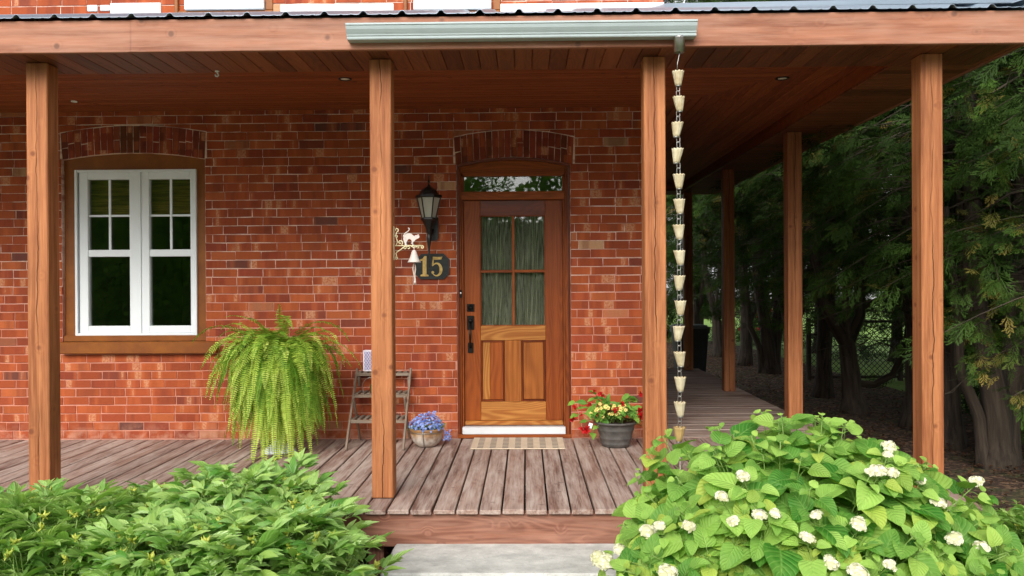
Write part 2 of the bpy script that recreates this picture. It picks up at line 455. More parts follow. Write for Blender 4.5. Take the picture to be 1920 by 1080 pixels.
M['hydrangea'] = leaf_mat('hydrangea leaf', (58, 122, 40), (184, 222, 108), rough=0.5, trans=0.42, vein=0.3, spec=0.3, tint=(196, 210, 92), ntimes=7, veinc=(172, 214, 110))
M['fern'] = leaf_mat('fern frond', (84, 132, 34), (186, 208, 84), rough=0.55, trans=0.35, spec=0.25, tint=(206, 216, 110))
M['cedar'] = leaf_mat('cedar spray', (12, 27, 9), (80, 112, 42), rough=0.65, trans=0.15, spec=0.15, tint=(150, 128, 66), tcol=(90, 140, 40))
M['maple'] = leaf_mat('shade tree leaf', (50, 96, 26), (120, 166, 50), rough=0.55, trans=0.3, spec=0.25)
M['begonia'] = leaf_mat('begonia leaf', (70, 130, 42), (142, 186, 76), rough=0.45, trans=0.3, vein=0.2, spec=0.4)
M['stem'] = plain('pale green stem', (120, 150, 70), 0.6, var=0.15, scale=30)
M['seedpod'] = leaf_mat('green yellow seed pod', (140, 160, 50), (206, 206, 96), rough=0.5, trans=0.2)
M['lobelia'] = leaf_mat('blue lobelia petals', (84, 110, 190), (160, 180, 232), rough=0.6, trans=0.2, tcol=(120, 150, 230))
M['hyd_white'] = leaf_mat('cream white florets', (190, 190, 140), (236, 232, 214), rough=0.8, trans=0.15, spec=0.2, tcol=(240, 236, 200))
M['roseleaf'] = leaf_mat('rose leaves', (40, 80, 30), (90, 130, 50), trans=0.2)

def bark():
    m = Mat('cedar bark'); g = m.attr('gco')
    n = m.noise(m.vmul(g, (1.5, 22, 22)), 1.0, 5, 0.65); n2 = m.noise(m.geo(), 2.2, 3)
    c = m.mix(m.ramp(n, 0.35, 0.7), lin((38, 30, 25)), lin((92, 78, 66)))
    c = m.mix(m.ramp(n2, 0.4, 0.7, 0, 0.4), c, lin((58, 54, 42)))
    m.set(Base_Color=c, Roughness=0.95); m.bump(n, 0.8, 0.02); return m.m
M['bark'] = bark()
def ground_mat():
    m = Mat('leaf litter soil'); p = m.geo()
    v = m.voronoi(p, 26.0); n = m.noise(p, 3.0, 5, 0.6); n2 = m.noise(p, 40, 4, 0.7)
    c = m.mix(m.ramp(n2, 0.35, 0.65), lin((38, 27, 20)), lin((88, 64, 48)))
    c = m.mix(m.ramp(m.sep(v[1])[0], 0.6, 0.95, 0, 0.8), c, lin((148, 116, 88)))
    c = m.mix(m.ramp(n, 0.5, 0.66, 0, 0.55), c, lin((62, 82, 34)))
    m.set(Base_Color=c, Roughness=1.0); m.bump(m.math('ADD', n2, v[0]), 0.8, 0.03); return m.m
M['ground'] = ground_mat()
def lawn_mat():
    m = Mat('mown lawn'); p = m.geo()
    n = m.noise(p, 2.0, 5, 0.6); n2 = m.noise(p, 60, 3, 0.6)
    c = m.mix(m.ramp(n2, 0.3, 0.7), lin((74, 112, 34)), lin((132, 168, 62)))
    c = m.mix(m.ramp(n, 0.4, 0.7, 0, 0.4), c, lin((150, 170, 80)))
    m.set(Base_Color=c, Roughness=0.9); m.bump(n2, 0.6, 0.02); return m.m
M['lawn'] = lawn_mat()
def stone_mat():
    m = Mat('grey cut stone'); p = m.geo()
    n = m.noise(m.vmul(p, (3, 4, 4)), 2.0, 6, 0.65); n2 = m.noise(p, 60, 4, 0.7)
    c = m.mix(m.ramp(n, 0.35, 0.68), lin((168, 168, 164)), lin((208, 207, 202)))
    c = m.mix(m.ramp(n2, 0.55, 0.75, 0, 0.5), c, lin((120, 120, 116)))
    m.set(Base_Color=c, Roughness=0.85); m.bump(m.math('ADD', n2, n), 0.5, 0.008); return m.m
M['stone'] = stone_mat()
def glass_mat(name, tint=(1, 1, 1), refl=1.0):
    m = Mat(name)
    fr = m.nt.nodes.new('ShaderNodeFresnel'); fr.inputs[0].default_value = 1.52
    tr = m.nt.nodes.new('ShaderNodeBsdfTransparent'); tr.inputs[0].default_value = (*tint, 1)
    gl = m.nt.nodes.new('ShaderNodeBsdfGlossy'); gl.inputs['Roughness'].default_value = 0.015
    mx = m.nt.nodes.new('ShaderNodeMixShader')
    m.put(mx, 0, m.math('MULTIPLY', fr.outputs[0], 1.6 * refl, clamp=True))
    m.nt.links.new(tr.outputs[0], mx.inputs[1]); m.nt.links.new(gl.outputs[0], mx.inputs[2])
    m.nt.links.new(mx.outputs[0], m.out.inputs[0])
    nb = m.nt.nodes.new('ShaderNodeBump'); nb.inputs['Strength'].default_value = 0.015; nb.inputs['Distance'].default_value = 0.02
    m.put(nb, 'Height', m.noise(m.geo(), 2.5, 2)); m.nt.links.new(nb.outputs[0], gl.inputs['Normal'])
    return m.m
M['glass'] = glass_mat('window glass', (0.84, 0.85, 0.82))
def curtain_mat():
    m = Mat('sheer crinkled curtain'); p = m.geo()
    n = m.noise(m.vmul(p, (90, 1, 5)), 1.0, 4, 0.7)
    c = m.mix(m.ramp(n, 0.3, 0.7), lin((150, 156, 132)), lin((238, 238, 222)))
    m.set(Base_Color=c, Roughness=0.9); m.bump(n, 0.5, 0.01)
    lw = m.nt.nodes.new('ShaderNodeLayerWeight'); lw.inputs[0].default_value = 0.5      # sheer cloth: dense where it turns edge-on
    tr = m.nt.nodes.new('ShaderNodeBsdfTransparent'); mx = m.nt.nodes.new('ShaderNodeMixShader')
    m.put(mx, 0, m.math('ADD', m.ramp(lw.outputs['Facing'], 0.05, 0.7, 0.38, 1.0), m.math('MULTIPLY', m.math('SUBTRACT', n, 0.5), 0.5), clamp=True))
    m.nt.links.new(tr.outputs[0], mx.inputs[1]); m.nt.links.new(m.bsdf.outputs[0], mx.inputs[2]); m.nt.links.new(mx.outputs[0], m.out.inputs[0])
    return m.m
M['curtain'] = curtain_mat()
def blind_mat():
    m = Mat('bamboo roll blind'); p = m.geo()
    n = m.noise(m.vmul(p, (3, 1, 120)), 1.0, 3, 0.7); n2 = m.noise(m.vmul(p, (2, 1, 26)), 1.0, 3, 0.7)
    c = m.mix(m.ramp(n, 0.3, 0.7), lin((130, 100, 40)), lin((226, 190, 100)))
    c = m.mix(m.ramp(n2, 0.45, 0.6, 0, 0.6), c, lin((60, 44, 20)))
    m.set(Base_Color=c, Roughness=0.8); return m.m
M['blind'] = blind_mat()
def mat_mat(base, name):
    m = Mat(name); p = m.geo()
    n = m.noise(p, 140, 3, 0.7); n2 = m.noise(p, 8, 3)
    c = m.mix(m.ramp(n, 0.3, 0.7), tuple(x * 0.7 for x in lin(base)), lin(base))
    c = m.mix(m.ramp(n2, 0.4, 0.7, 0, 0.2), c, lin((150, 130, 104)))
    m.set(Base_Color=c, Roughness=1.0); m.bump(n, 0.8, 0.004); return m.m
M['mat_beige'] = mat_mat((222, 202, 176), 'coir beige'); M['mat_black'] = mat_mat((128, 120, 112), 'coir black')
def potglaze():
    m = Mat('glazed drip bowl'); p = m.objco(); z = m.sep(p)[2]
    n = m.noise(m.vmul(p, (1, 1, 0.3)), 16, 4, 0.6)
    f = m.ramp(m.math('ADD', z, m.math('MULTIPLY', m.math('SUBTRACT', n, 0.5), 0.16)), 0.06, 0.13)
    c = m.mix(f, lin((196, 186, 176)), lin((150, 112, 72)))
    c = m.mix(m.ramp(m.noise(p, 9, 3), 0.55, 0.7, 0, 0.7), c, lin((110, 74, 44)))
    m.set(Base_Color=c, Roughness=0.35); return m.m
M['glaze'] = potglaze()

# ================================================================== ground
FY = -2.46            # front edge of porch (fascia / deck rim)
XL = -7.5             # left extent of house and porch
XC = 1.29             # right corner of the brick house
GZ = -0.43            # ground level
YB = 6.4              # rear end of the side porch
mb = MB()
mb.face_set([(-60, -60, GZ - .03), (60, -60, GZ - .03), (60, 90, GZ - .03), (-60, 90, GZ - .03)], [(0, 1, 2, 3)])
tag(mb.build('lawn', M['lawn']), kind='structure')
mb = MB(); n = 70; x0, x1, y0, y1 = -7.6, 6.6, -5.6, 20.0
vs = []; fs = []
for j in range(n + 1):
    for i in range(n + 1):
        x = x0 + (x1 - x0) * i / n; y = y0 + (y1 - y0) * j / n
        e = min(i, j, n - i, n - j)
        vs.append((x, y, GZ - (0.04 if e == 0 else 0) + (0.04 * mnoise.noise(Vector((x * 1.3, y * 1.3, 0))) + 0.015 * mnoise.noise(Vector((x * 6, y * 6, 3)))) * (e > 0)))
for j in range(n):
    for i in range(n):
        a = j * (n + 1) + i; fs.append((a, a + 1, a + n + 2, a + n + 1))
mb.face_set(vs, fs, smooth=True)
tag(mb.build('ground', M['ground']), kind='structure')

M['gravel'] = plain('pale grey bounce gravel', (150, 146, 140), 0.95, var=0.15, scale=30, bump=0.6)
mb = MB(); mb.face_set([(-30, -24.5, GZ + .0), (30, -24.5, GZ + .0), (30, -6.4, GZ + .0), (-30, -6.4, GZ + .0)], [(0, 1, 2, 3)])
tag(mb.build('bounce_gravel', M['gravel']), kind='structure')  # unseen gravel sheet behind the camera, added to bounce neutral light under the porch

# ================================================================== brick house
house = empty('brick_house', ((XL + XC) / 2, 0, 0))
tag(house, 'old red brick house with varnished front door and white casement window behind the porch posts', 'house')
BC = 0.0795; BL = 0.2345
PAL = [((154, 74, 42), 14), ((148, 70, 42), 12), ((160, 80, 44), 9), ((144, 66, 42), 5), ((136, 62, 44), 3), ((168, 90, 52), 3), ((120, 60, 46), 1.0), ((168, 108, 76), 0.8), ((94, 60, 54), 0.6), ((190, 150, 114), 0.35)]
PW = [w_ for _, w_ in PAL]; PC = [lin(c) for c, _ in PAL]
def brick_col(z):
    c = rng.choices(PC, PW)[0]; k = rng.uniform(0.84, 1.12)
    return tuple(x * k for x in c)
def brick_poly(mb, poly, mapf, c=None, bev=0.0035, jit=0.0022, z=1):
    c = c or brick_col(z)
    n = len(poly); cx = sum(p[0] for p in poly) / n; cz = sum(p[1] for p in poly) / n
    out = [(p[0] + rng.uniform(-jit, jit), p[1] + rng.uniform(-jit, jit)) for p in poly]
    f0 = rng.uniform(-0.0025, 0.0015)
    inn = []
    for (x, z_) in out:
        dx, dz = cx - x, cz - z_
        inn.append((x + math.copysign(min(bev, abs(dx)), dx), z_ + math.copysign(min(bev, abs(dz)), dz)))
    vs = [mapf(x, f0, z_) for x, z_ in inn] + [mapf(x, f0 + bev * .9, z_) for x, z_ in out] + [mapf(x, 0.02, z_) for x, z_ in out]
    fs = [tuple(range(n))]
    for k in range(2):
        for i in range(n):
            j = (i + 1) % n
            fs.append((k * n + j, k * n + i, (k + 1) * n + i, (k + 1) * n + j))
    mb.face_set(vs, fs, None, c)
def clip(poly, a, b, c):          # keep a*x + b*z >= c
    out = []
    for i in range(len(poly)):
        p, q = poly[i], poly[(i + 1) % len(poly)]
        dp = a * p[0] + b * p[1] - c; dq = a * q[0] + b * q[1] - c
        if dp >= 0: out.append(p)
        if (dp >= 0) != (dq >= 0):
            t = dp / (dp - dq); out.append((p[0] + (q[0] - p[0]) * t, p[1] + (q[1] - p[1]) * t))
    return out
def area(p): return abs(sum(p[i][0] * p[(i + 1) % len(p)][1] - p[(i + 1) % len(p)][0] * p[i][1] for i in range(len(p)))) / 2

def arch(pxl, pxr, axl, axr, sill, sp, cr, osp, ocr, row):
    o = {}
    o['l'] = at(pxl, row, 0).x; o['r'] = at(pxr, row, 0).x
    o['al'] = at(axl, osp, 0).x; o['ar'] = at(axr, osp, 0).x
    xm = (pxl + pxr) / 2
    o['z0'] = at(xm, sill, 0).z
    o['sp'] = at(xm, sp, 0).z; o['cr'] = at(xm, cr, 0).z; o['osp'] = at(xm, osp, 0).z; o['ocr'] = at(xm, ocr, 0).z
    xc = (o['l'] + o['r']) / 2; hw = (o['r'] - o['l']) / 2; ahw = (o['ar'] - o['al']) / 2
    o['c'] = xc
    o['inner'] = lambda x: o['sp'] + (o['cr'] - o['sp']) * (1 - ((x - xc) / hw) ** 2)
    o['outer'] = lambda x: o['osp'] + (o['ocr'] - o['osp']) * (1 - ((x - xc) / ahw) ** 2)
    o['dout'] = lambda x: -2 * (o['ocr'] - o['osp']) * (x - xc) / ahw ** 2
    return o
WIN = arch(116, 385, 112, 387, 662, 299, 287, 249, 236, 450)
DOOR = arch(857, 1070, 850, 1077, 821, 308, 295, 258, 244, 560)
DOOR['z0'] = -0.2
OPEN = [WIN, DOOR]
def lay(mb, u0, u1, z0, z1, mapf, opens=(), gap=0.009):
    k = 0; z = z0
    while z < z1 - 0.02:
        g = gap * (0.72 if z > 1.6 else 1.05); gv = g * .72
        zt = z + BC - g
        x = u0 - (0.5 * BL if k % 2 else 0) + rng.uniform(-0.012, 0.012)
        while x < u1:
            L = BL + rng.uniform(-0.006, 0.006)
            if rng.random() < 0.05: L *= 0.52
            a, b = max(x, u0), min(x + L - gv, u1)
            dz0, dz1 = rng.uniform(-.001, .001), rng.uniform(-.001, .001)
            x += L
            if b - a < 0.02: continue
            segs = [(a, b)]
            for o in opens:
                if zt < o['z0'] or z > o['ocr'] + 0.01: continue
                lo, hi = (o['l'], o['r']) if z < o['sp'] - 0.02 else (o['al'], o['ar'])
                new = []
                for (p, q) in segs:
                    if q < lo or p > hi: new.append((p, q)); continue
                    if p < lo - 0.015: new.append((p, lo - 0.003))
                    if q > hi + 0.015: new.append((hi + 0.003, q))
                    if zt > o['osp']:
                        p2, q2 = max(p, lo), min(q, hi)
                        parts = 3; st = (q2 - p2) / 1
                        xm = (p2 + q2) / 2; s_ = o['dout'](xm); zz = o['outer'](xm) + 0.008
                        poly = clip([(p2, z), (q2, z), (q2, zt), (p2, zt)], -s_, 1, zz - s_ * xm)
                        if len(poly) >= 3 and area(poly) > 0.0006: brick_poly(mb, poly, mapf, z=z)
                segs = new
            for (p, q) in segs:
                if q - p > 0.015: brick_poly(mb, [(p, z + dz0), (q, z + dz1), (q, zt + dz1), (p, zt + dz0)], mapf, z=z)
        z += BC; k += 1
front = lambda u, d, z: (u, d, z)
mb = MB()
lay(mb, XL, XC, 0.006, 3.13, front, OPEN)
lay(mb, XL, XC, 0.006 + BC * 48, 6.0, front)
# wall body (mortar) behind the brick faces
TH = 0.3; y0 = 0.0045
def body(x0, x1, z0, z1): mb.box((x0, y0, z0), (x1, TH, z1), 0.0001, mat=1)
body(XL, WIN['l'], -0.6, 6.0); body(WIN['r'], DOOR['l'], -0.6, 6.0); body(DOOR['r'], XC - 0.0045, -0.6, 6.0)
body(WIN['l'], WIN['r'], -0.6, WIN['z0']); body(DOOR['l'], DOOR['r'], -0.6, -0.06)
for o in OPEN:
    xs = [o['l'] + (o['r'] - o['l']) * i / 16 for i in range(17)]
    mb.strip([(x, o['inner'](x)) for x in xs], [(x, 6.0) for x in xs], y0, TH, mat=1)
mb.build('brick_wall', [M['brick'], M['mortar']], house)
# arches of upright bricks
for o, nb in ((WIN, 22), (DOOR, 19)):
    mb = MB(); W = o['ar'] - o['al']
    for i in range(nb):
        t0, t1 = i / nb, (i + 1) / nb
        def xb(t): return o['al'] + 0.004 + (W - 0.008) * t
        lean = lambda t: (t - 0.5) * W * 0.025
        g = 0.002
        poly = [(xb(t0) + g - lean(t0), o['inner'](xb(t0)) + .004), (xb(t1) - g - lean(t1), o['inner'](xb(t1)) + .004),
                (xb(t1) - g, o['outer'](xb(t1))), (xb(t0) + g, o['outer'](xb(t0)))]
        c = tuple(x * rng.uniform(.8, 1.05) for x in lin(rng.choice([(128, 54, 40), (140, 60, 42), (112, 48, 38), (96, 46, 34), (134, 66, 44)])))
        if o is WIN and 9 <= i <= 11: c = lin((84, 50, 34))
        if rng.random() < 0.35:
            m_ = rng.uniform(.4, .6)
            e = [(poly[0][0] + (poly[3][0] - poly[0][0]) * m_, poly[0][1] + (poly[3][1] - poly[0][1]) * m_),
                 (poly[1][0] + (poly[2][0] - poly[1][0]) * m_, poly[1][1] + (poly[2][1] - poly[1][1]) * m_)]
            brick_poly(mb, [poly[0], poly[1], (e[1][0], e[1][1] - .004), (e[0][0], e[0][1] - .004)], front, c)
            brick_poly(mb, [(e[0][0], e[0][1] + .003), (e[1][0], e[1][1] + .003), poly[2], poly[3]], front, tuple(x * 1.1 for x in c))
        else: brick_poly(mb, poly, front, c)
    mb.build('brick_arch', M['brick'], house)
# right-hand side wall, along the passage
mb = MB()
side = lambda u, d, z: (XC - d, u, z)
lay(mb, 0.012, 9.0, 0.006, 3.13, side)
mb.box((XC - .30, TH + .001, -0.6), (XC - .0045, 9.0, 6.0), 0.0001, mat=1)
mb.build('side_wall', [M['brick'], M['mortar']], house)
# upper storey: white blocks, sills and window frames above the porch roof
def wbox(mb, px0, px1, pt, pb, y0, y1, bev=0.006, mat=0, grain=0):
    r_ = (pt + pb) / 2; c_ = (px0 + px1) / 2
    mb.box((at(px0, r_, y0).x, y0, at(c_, pb, y0).z), (at(px1, r_, y0).x, y1, at(c_, pt, y0).z), bev, grain, mat)
mb = MB()
for (a, b, t, bt) in ((206, 301, 5, 34), (525, 738, 7, 34), (938, 1246, 5, 36), (163, 182, 9, 21), (187, 205, 9, 20)):
    mb = MB(); wbox(mb, a, b, t, bt, -0.012, 0.02); mb.build('white_block', M['rough_white'], house)
for (a, b) in ((345, 494), (775, 921)):
    mb = MB(); wbox(mb, a - 17, b + 17, -90, -2, 0.006, 0.05); wbox(mb, a - 17, b + 17, 19, 25, -0.02, 0.02)
    wbox(mb, a - 19, a - 12, -90, 27, -0.03, 0.004)
    wbox(mb, b + 3, b + 17, -90, 18, -0.012, 0.005)
    fr = mb.build('upper_window', M['casing'], house)
    mb = MB(); wbox(mb, a, b, -3, 17, -0.05, 0.005); mb.build('sill', M['rough_white'], fr)
    mb = MB(); wbox(mb, a + 6, b - 6, -80, -6, -0.002, 0.005); mb.build('pane', M['glass'], fr)
# plain gable roof over the upper storey
mb = MB()
mb.prism([(-1.0, 0), (-1.0, 0)][:0] or [(XL - .3, 5.96), (XC + .35, 5.96), (XC + .35, 6.06), (XL - .3, 6.06)], -0.35, 9.0)
mb.build('main_roof', M['roofmetal'], house)

# ---- window
def X0(px, py, Y): return at(px, py, Y).x
def Z0(px, py, Y): return at(px, py, Y).z
mb = MB()
YC = 0.045
l, r_ = WIN['l'] + .002, WIN['r'] - .002
fl, fr_ = X0(141, 470, .03), X0(369, 470, .03); ft, fb_ = Z0(255, 318, .03), Z0(255, 629, .03)
mb.box((l, YC, fb_ - .01), (fl + .01, .2, WIN['sp'] - .02), .003, 2); mb.box((fr_ - .01, YC, fb_ - .01), (r_, .2, WIN['sp'] - .02), .003, 2)
xs = [l + (r_ - l) * i / 16 for i in range(17)]
mb.strip([(x, ft - .01) for x in xs], [(x, WIN['inner'](x) + .002) for x in xs], YC - .001, .2)
mb.box((l, YC - .03, fb_ - .052), (r_, .2, fb_), .003)
window = mb.build('window', M['casing'], house)
mb = MB(); mb.box((WIN['l'] - .0, -0.075, WIN['z0'] - .0), (X0(405, 650, -.07), .18, fb_ - .054), .006)
mb.build('sill', M['casing'], window)
mb = MB()
d = 0.024
mb.box((fl, .02, fb_), (fl + d, .14, ft), .003); mb.box((fr_ - d, .02, fb_), (fr_, .14, ft), .003)
mb.box((fl + d, .02, ft - d), (fr_ - d, .14, ft), .003); mb.box((fl + d, .02, fb_), (fr_ - d, .14, fb_ + d), .003)
xm = X0(263, 470, .03); mb.box((xm - .008, .026, fb_ + d), (xm + .008, .14, ft - d), .002)
mb.build('frame', M['vinyl'], window)
for (a, b, ga, gb, mu) in ((149, 262, 165, 243, 204), (265, 362, 280, 357, 319)):
    mb = MB(); ys, ye = .034, .10
    A, B = X0(a, 470, ys), X0(b, 470, ys); GA, GB = X0(ga, 470, ys), X0(gb, 470, ys)
    zt, zb = ft - d, fb_ + d
    g1t, g1b, g2t, g2b = Z0(255, 336, ys), Z0(255, 468, ys), Z0(255, 481, ys), Z0(255, 611, ys)
    A = max(A, fl + d + .001) if a < 200 else xm + .0085
    B = xm - .0085 if a < 200 else fr_ - d - .001
    mb.box((A, ys, zb), (GA, ye, zt), .004); mb.box((GB, ys, zb), (B, ye, zt), .004)
    mb.box((GA, ys, g1t), (GB, ye, zt), .004); mb.box((GA, ys, zb), (GB, ye, g2b), .004)
    mb.box((GA, ys + .006, g2t), (GB, ye, g1b), .004)
    sash = mb.build('sash', M['vinyl'], window)
    mb = MB(); mx_ = X0(mu, 400, ys); mz = Z0(255, 404, ys)
    mb.box((mx_ - .011, .052, g1b), (mx_ + .011, .064, g1t), .002); mb.box((GA, .0535, mz - .010), (mx_ - .011, .0625, mz + .010), .002); mb.box((mx_ + .011, .0535, mz - .010), (GB, .0625, mz + .010), .002)
    mb.build('muntin', M['vinyl'], window)
    for (zt_, zb_) in ((g1t, g1b), (g2t, g2b)):
        mb = MB(); mb.box((GA - .004, .07, zb_ - .004), (GB + .004, .076, zt_ + .004), .0005)
        mb.build('pane', M['glass'], window)
mb = MB(); zb = Z0(255, 400, .12)
for i in range(64):
    z = ft - i * 0.0085
    if z < zb: break
    mb.box((fl + .03, .16 + .004 * math.sin(i * .9), z - .0075), (fr_ - .03, .168 + .004 * math.sin(i * .9), z), .002)
mb.build('blind', M['blind'], window)
# curtains seen dimly inside
def curtain(mb, xa, xb, zt, zb, Y, amp, fr__, nz=24, nx=70, pinch=0.0):
    vs = []; fs = []
    for j in range(nz + 1):
        t = j / nz
        for i in range(nx + 1):
            s_ = i / nx; x = xa + (xb - xa) * s_
            ph = s_ * fr__ + 0.35 * math.sin(t * 2.4 + s_ * 9) + mnoise.noise(Vector((s_ * 6, t * 2.2, 1.7))) * (0.4 + .6 * t)
            y = Y + amp * math.sin(ph * 6.283) + amp * .5 * mnoise.noise(Vector((s_ * 30, t * 5, 0)))
            vs.append((x + .004 * mnoise.noise(Vector((s_ * 20, t * 9, 4))), y, zt + (zb - zt) * t))
    for j in range(nz):
        for i in range(nx):
            a = j * (nx + 1) + i; fs.append((a, a + nx + 1, a + nx + 2, a + 1))
    mb.face_set(vs, fs, smooth=True)
# ---- room behind window and door
mb = MB(); xa, xb, ya, yb, za, zb = -4.6, 1.0, TH + .001, 3.4, -.02, 2.7
v = [(xa, ya, za), (xb, ya, za), (xb, yb, za), (xa, yb, za), (xa, ya, zb), (xb, ya, zb), (xb, yb, zb), (xa, yb, zb)]
mb.face_set(v, [(0, 1, 2, 3), (4, 7, 6, 5), (1, 5, 6, 2), (0, 3, 7, 4), (3, 2, 6, 7)])
room = mb.build('room', M['wall_in'], house)
mb = MB(); mb.box((-3.9, .7, .35), (-3.72, .9, .85), .03); mb.build('blue_box', plain('blue plastic', (30, 70, 170), 0.5), room)
mb = MB(); mb.tube([(-3.33, .55, 1.25), (-3.31, .55, 1.0), (-3.3, .55, .72), (-3.29, .55, .5)], [.012, .02, .03, .012], 8)
mb.build('hanging_cloth', M['curtain'], room)

# ---- door
YJ = 0.028; YD = 0.085
def dx(px, Y=YD): return X0(px, 590, Y)
def dz(py, Y=YD): return Z0(963, py, Y)
mb = MB()
jl, jr = DOOR['l'] + .002, DOOR['r'] - .002
jt = DOOR['sp'] - .03
dl, dr = dx(870.5), dx(1055.5); dt = dz(375.5)
mb.box((jl, YJ, -.055), (dl - .02, .22, jt), .004, 2); mb.box((dr + .02, YJ, -.055), (jr, .22, jt), .004, 2)
mb.box((dl - .02, YJ + .022, -.055), (dl - .002, .2, dt + .002), .003, 2); mb.box((dr + .002, YJ + .022, -.055), (dr + .02, .2, dt + .002), .003, 2)
mb.box((dl - .02, YJ + .012, dt + .003), (dr + .02, .2, dz(362)), .004)
tt, tb, tl, tr_ = dz(331), dz(360.5), dx(871.5), dx(1055.5)
mb.box((dl - .02, YJ + .016, dz(362) + .001), (tl, .2, tt), .003, 2); mb.box((tr_, YJ + .016, dz(362) + .001), (dr + .02, .2, tt), .003, 2)
mb.box((dl - .02, YJ + .001, dz(364)), (dr + .02, YJ + .011, dz(360)), .003)
xs = [jl + (jr - jl) * i / 16 for i in range(17)]
mb.strip([(x, tt if dl - .02 < x < dr + .02 else max(tt, jt)) for x in xs], [(x, DOOR['inner'](x) + .001) for x in xs], YJ + .014, .2)
mb.box((jl, -.016, .001), (jr, YJ - .002, Z0(963, 815, -.016)), .003)
frame = mb.build('door_frame', M['jamb'], house)
# narrow arched bead that follows the brick arch and jambs
mb = MB()
mb.strip([(x, DOOR['inner'](x) - .022) for x in xs], [(x, DOOR['inner'](x) + .001) for x in xs], -.002, YJ + .012)
mb.box((jl, -.002, 0.0), (jl + .02, YJ - .001, DOOR['sp'] - .022), .003, 2); mb.box((jr - .02, -.002, 0.0), (jr, YJ - .001, DOOR['sp'] - .022), .003, 2)
mb.build('moulding', M['door_dark'], frame)
mb = MB(); mb.box((tl - .005, .075, tb - .004), (tr_ + .005, .081, tt + .004), .0005); mb.build('transom_pane', M['glass'], frame)
mb = MB(); mb.box((dl - .016, -.010, Z0(963, 814.5, -.01)), (dr + .016, .12, dz(801, 0)), .004); mb.build('threshold', M['threshold'], frame)
# slab in stiles and rails
zb = dz(788)
gl, gr, gt, gb = dx(901), dx(1023), dz(404), dz(611)
mb = MB()
mb.box((dl, YD, zb), (gl, YD + .045, dt), .003, 2, 0); mb.box((gr, YD, zb), (dr, YD + .045, dt), .003, 2, 0)
mb.box((gl + .0005, YD + .001, gt), (gr - .0005, YD + .045, dt), .003, 0, 1)
mb.box((gl + .0005, YD + .001, dz(638)), (gr - .0005, YD + .045, gb), .003, 0, 2)
mb.box((gl + .0005, YD + .001, zb), (gr - .0005, YD + .045, dz(753)), .003, 0, 2)
mb.box((dx(946), YD + .001, dz(753) + .001), (dx(977), YD + .045, dz(638) - .001), .003, 2, 3)
mb.box((dl + .002, YD - .022, zb - .045), (dr - .002, YD + .04, zb - .001), .008, 0, 2)
door = mb.build('front_door', [M['door_stile'], M['door_dark'], M['door_rail'], M['door_panel']], house)
mxx, mzz = dx(963), dz(508.5)
mb = MB()
mb.box((mxx - .012, YD + .004, gb), (mxx + .012, YD + .03, gt), .004, 2); mb.box((gl, YD + .006, mzz - .013), (mxx - .012, YD + .03, mzz + .013), .004); mb.box((mxx + .012, YD + .006, mzz - .013), (gr, YD + .03, mzz + .013), .004)
for (a, b) in ((gl, gl + .009), (gr - .009, gr)): mb.box((a, YD + .005, gb), (b, YD + .03, gt), .003, 2)
for (a, b) in ((gt - .009, gt), (gb, gb + .009)): mb.box((gl + .009, YD + .005, a), (gr - .009, YD + .03, b), .003)
mb.build('glazing_bar', M['jamb'], door)
for (a, b) in ((gl + .002, mxx - .003), (mxx + .003, gr - .002)):
    for (c, e) in ((mzz + .003, gt - .002), (gb + .002, mzz - .003)):
        mb = MB(); mb.box((a, YD + .032, c), (b, YD + .036, e), .0005); mb.build('pane', M['glass'], door)
mb = MB(); curtain(mb, gl - .01, mxx + .006, gt + .03, gb - .03, YD + .075, .026, 5.5); curtain(mb, mxx + .008, gr + .01, gt + .03, gb - .03, YD + .075, .022, 4.5)
mb.build('curtain', M['curtain'], door)
for (a, b) in ((901, 946), (977, 1023)):
    A, B = dx(a), dx(b); T, Bt = dz(638), dz(753)
    mb = MB()
    w_ = .018
    for (lo, hi, g_) in (((A, Bt), (A + w_, T), 2), ((B - w_, Bt), (B, T), 2), ((A + w_, T - w_), (B - w_, T), 0), ((A + w_, Bt), (B - w_, Bt + w_), 0)):
        mb.box((lo[0], YD + .008, lo[1]), (hi[0], YD + .04, hi[1]), .006, g_, 1)
    xs_ = A + w_ + (B - A - 2 * w_) * .36
    if a == 901:
        mb.box((A + w_ + .001, YD + .016, Bt + w_ + .001), (xs_, YD + .04, T - w_ - .001), .003, 2, 2); mb.box((xs_ + .0005, YD + .016, Bt + w_ + .001), (B - w_ - .001, YD + .04, T - w_ - .001), .003, 2, 3)
    else: mb.box((A + w_ + .001, YD + .016, Bt + w_ + .001), (B - w_ - .001, YD + .04, T - w_ - .001), .006, 2, 0)
    mb.build('panel', [M['door_panel'], M['door_dark'], M['door_rail'], M['door_stile']], door)
mb = MB(); c = at(882.5, 577, YD); mb.box((c.x - .036, YD - .012, c.z - .036), (c.x + .036, YD - .0005, c.z + .036), .006)
for rr, yy in ((.026, -.02), (.012, -.024)):
    mb.tube([(c.x, YD - .01, c.z), (c.x, YD + yy, c.z)], rr, 20)
mb.build('deadbolt', M['bronze'], door)
mb = MB(); c = at(882.5, 605, YD)
mb.box((c.x - .034, YD - .012, c.z - .065), (c.x + .034, YD - .0005, c.z + .065), .006)
mb.tube([(c.x, YD - .01, c.z + .018), (c.x, YD - .035, c.z + .022)], [.022, .018], 16)
c2 = at(882.5, 652, YD)
mb.box((c2.x - .026, YD - .012, c2.z - .048), (c2.x + .026, YD - .0005, c2.z + .048), .006)
pts = []
for i in range(13):
    t = i / 12; z = c.z - .005 + (c2.z - c.z + .01) * t
    pts.append((c.x - .002 * math.sin(t * 3.1), YD - .012 - .058 * math.sin(math.pi * min(1, t * 1.02)) ** .6, z))
mb.tube(pts, [.009, .009, .009, .0095, .0105, .0115, .012, .0115, .0105, .0095, .009, .009, .012], 10)
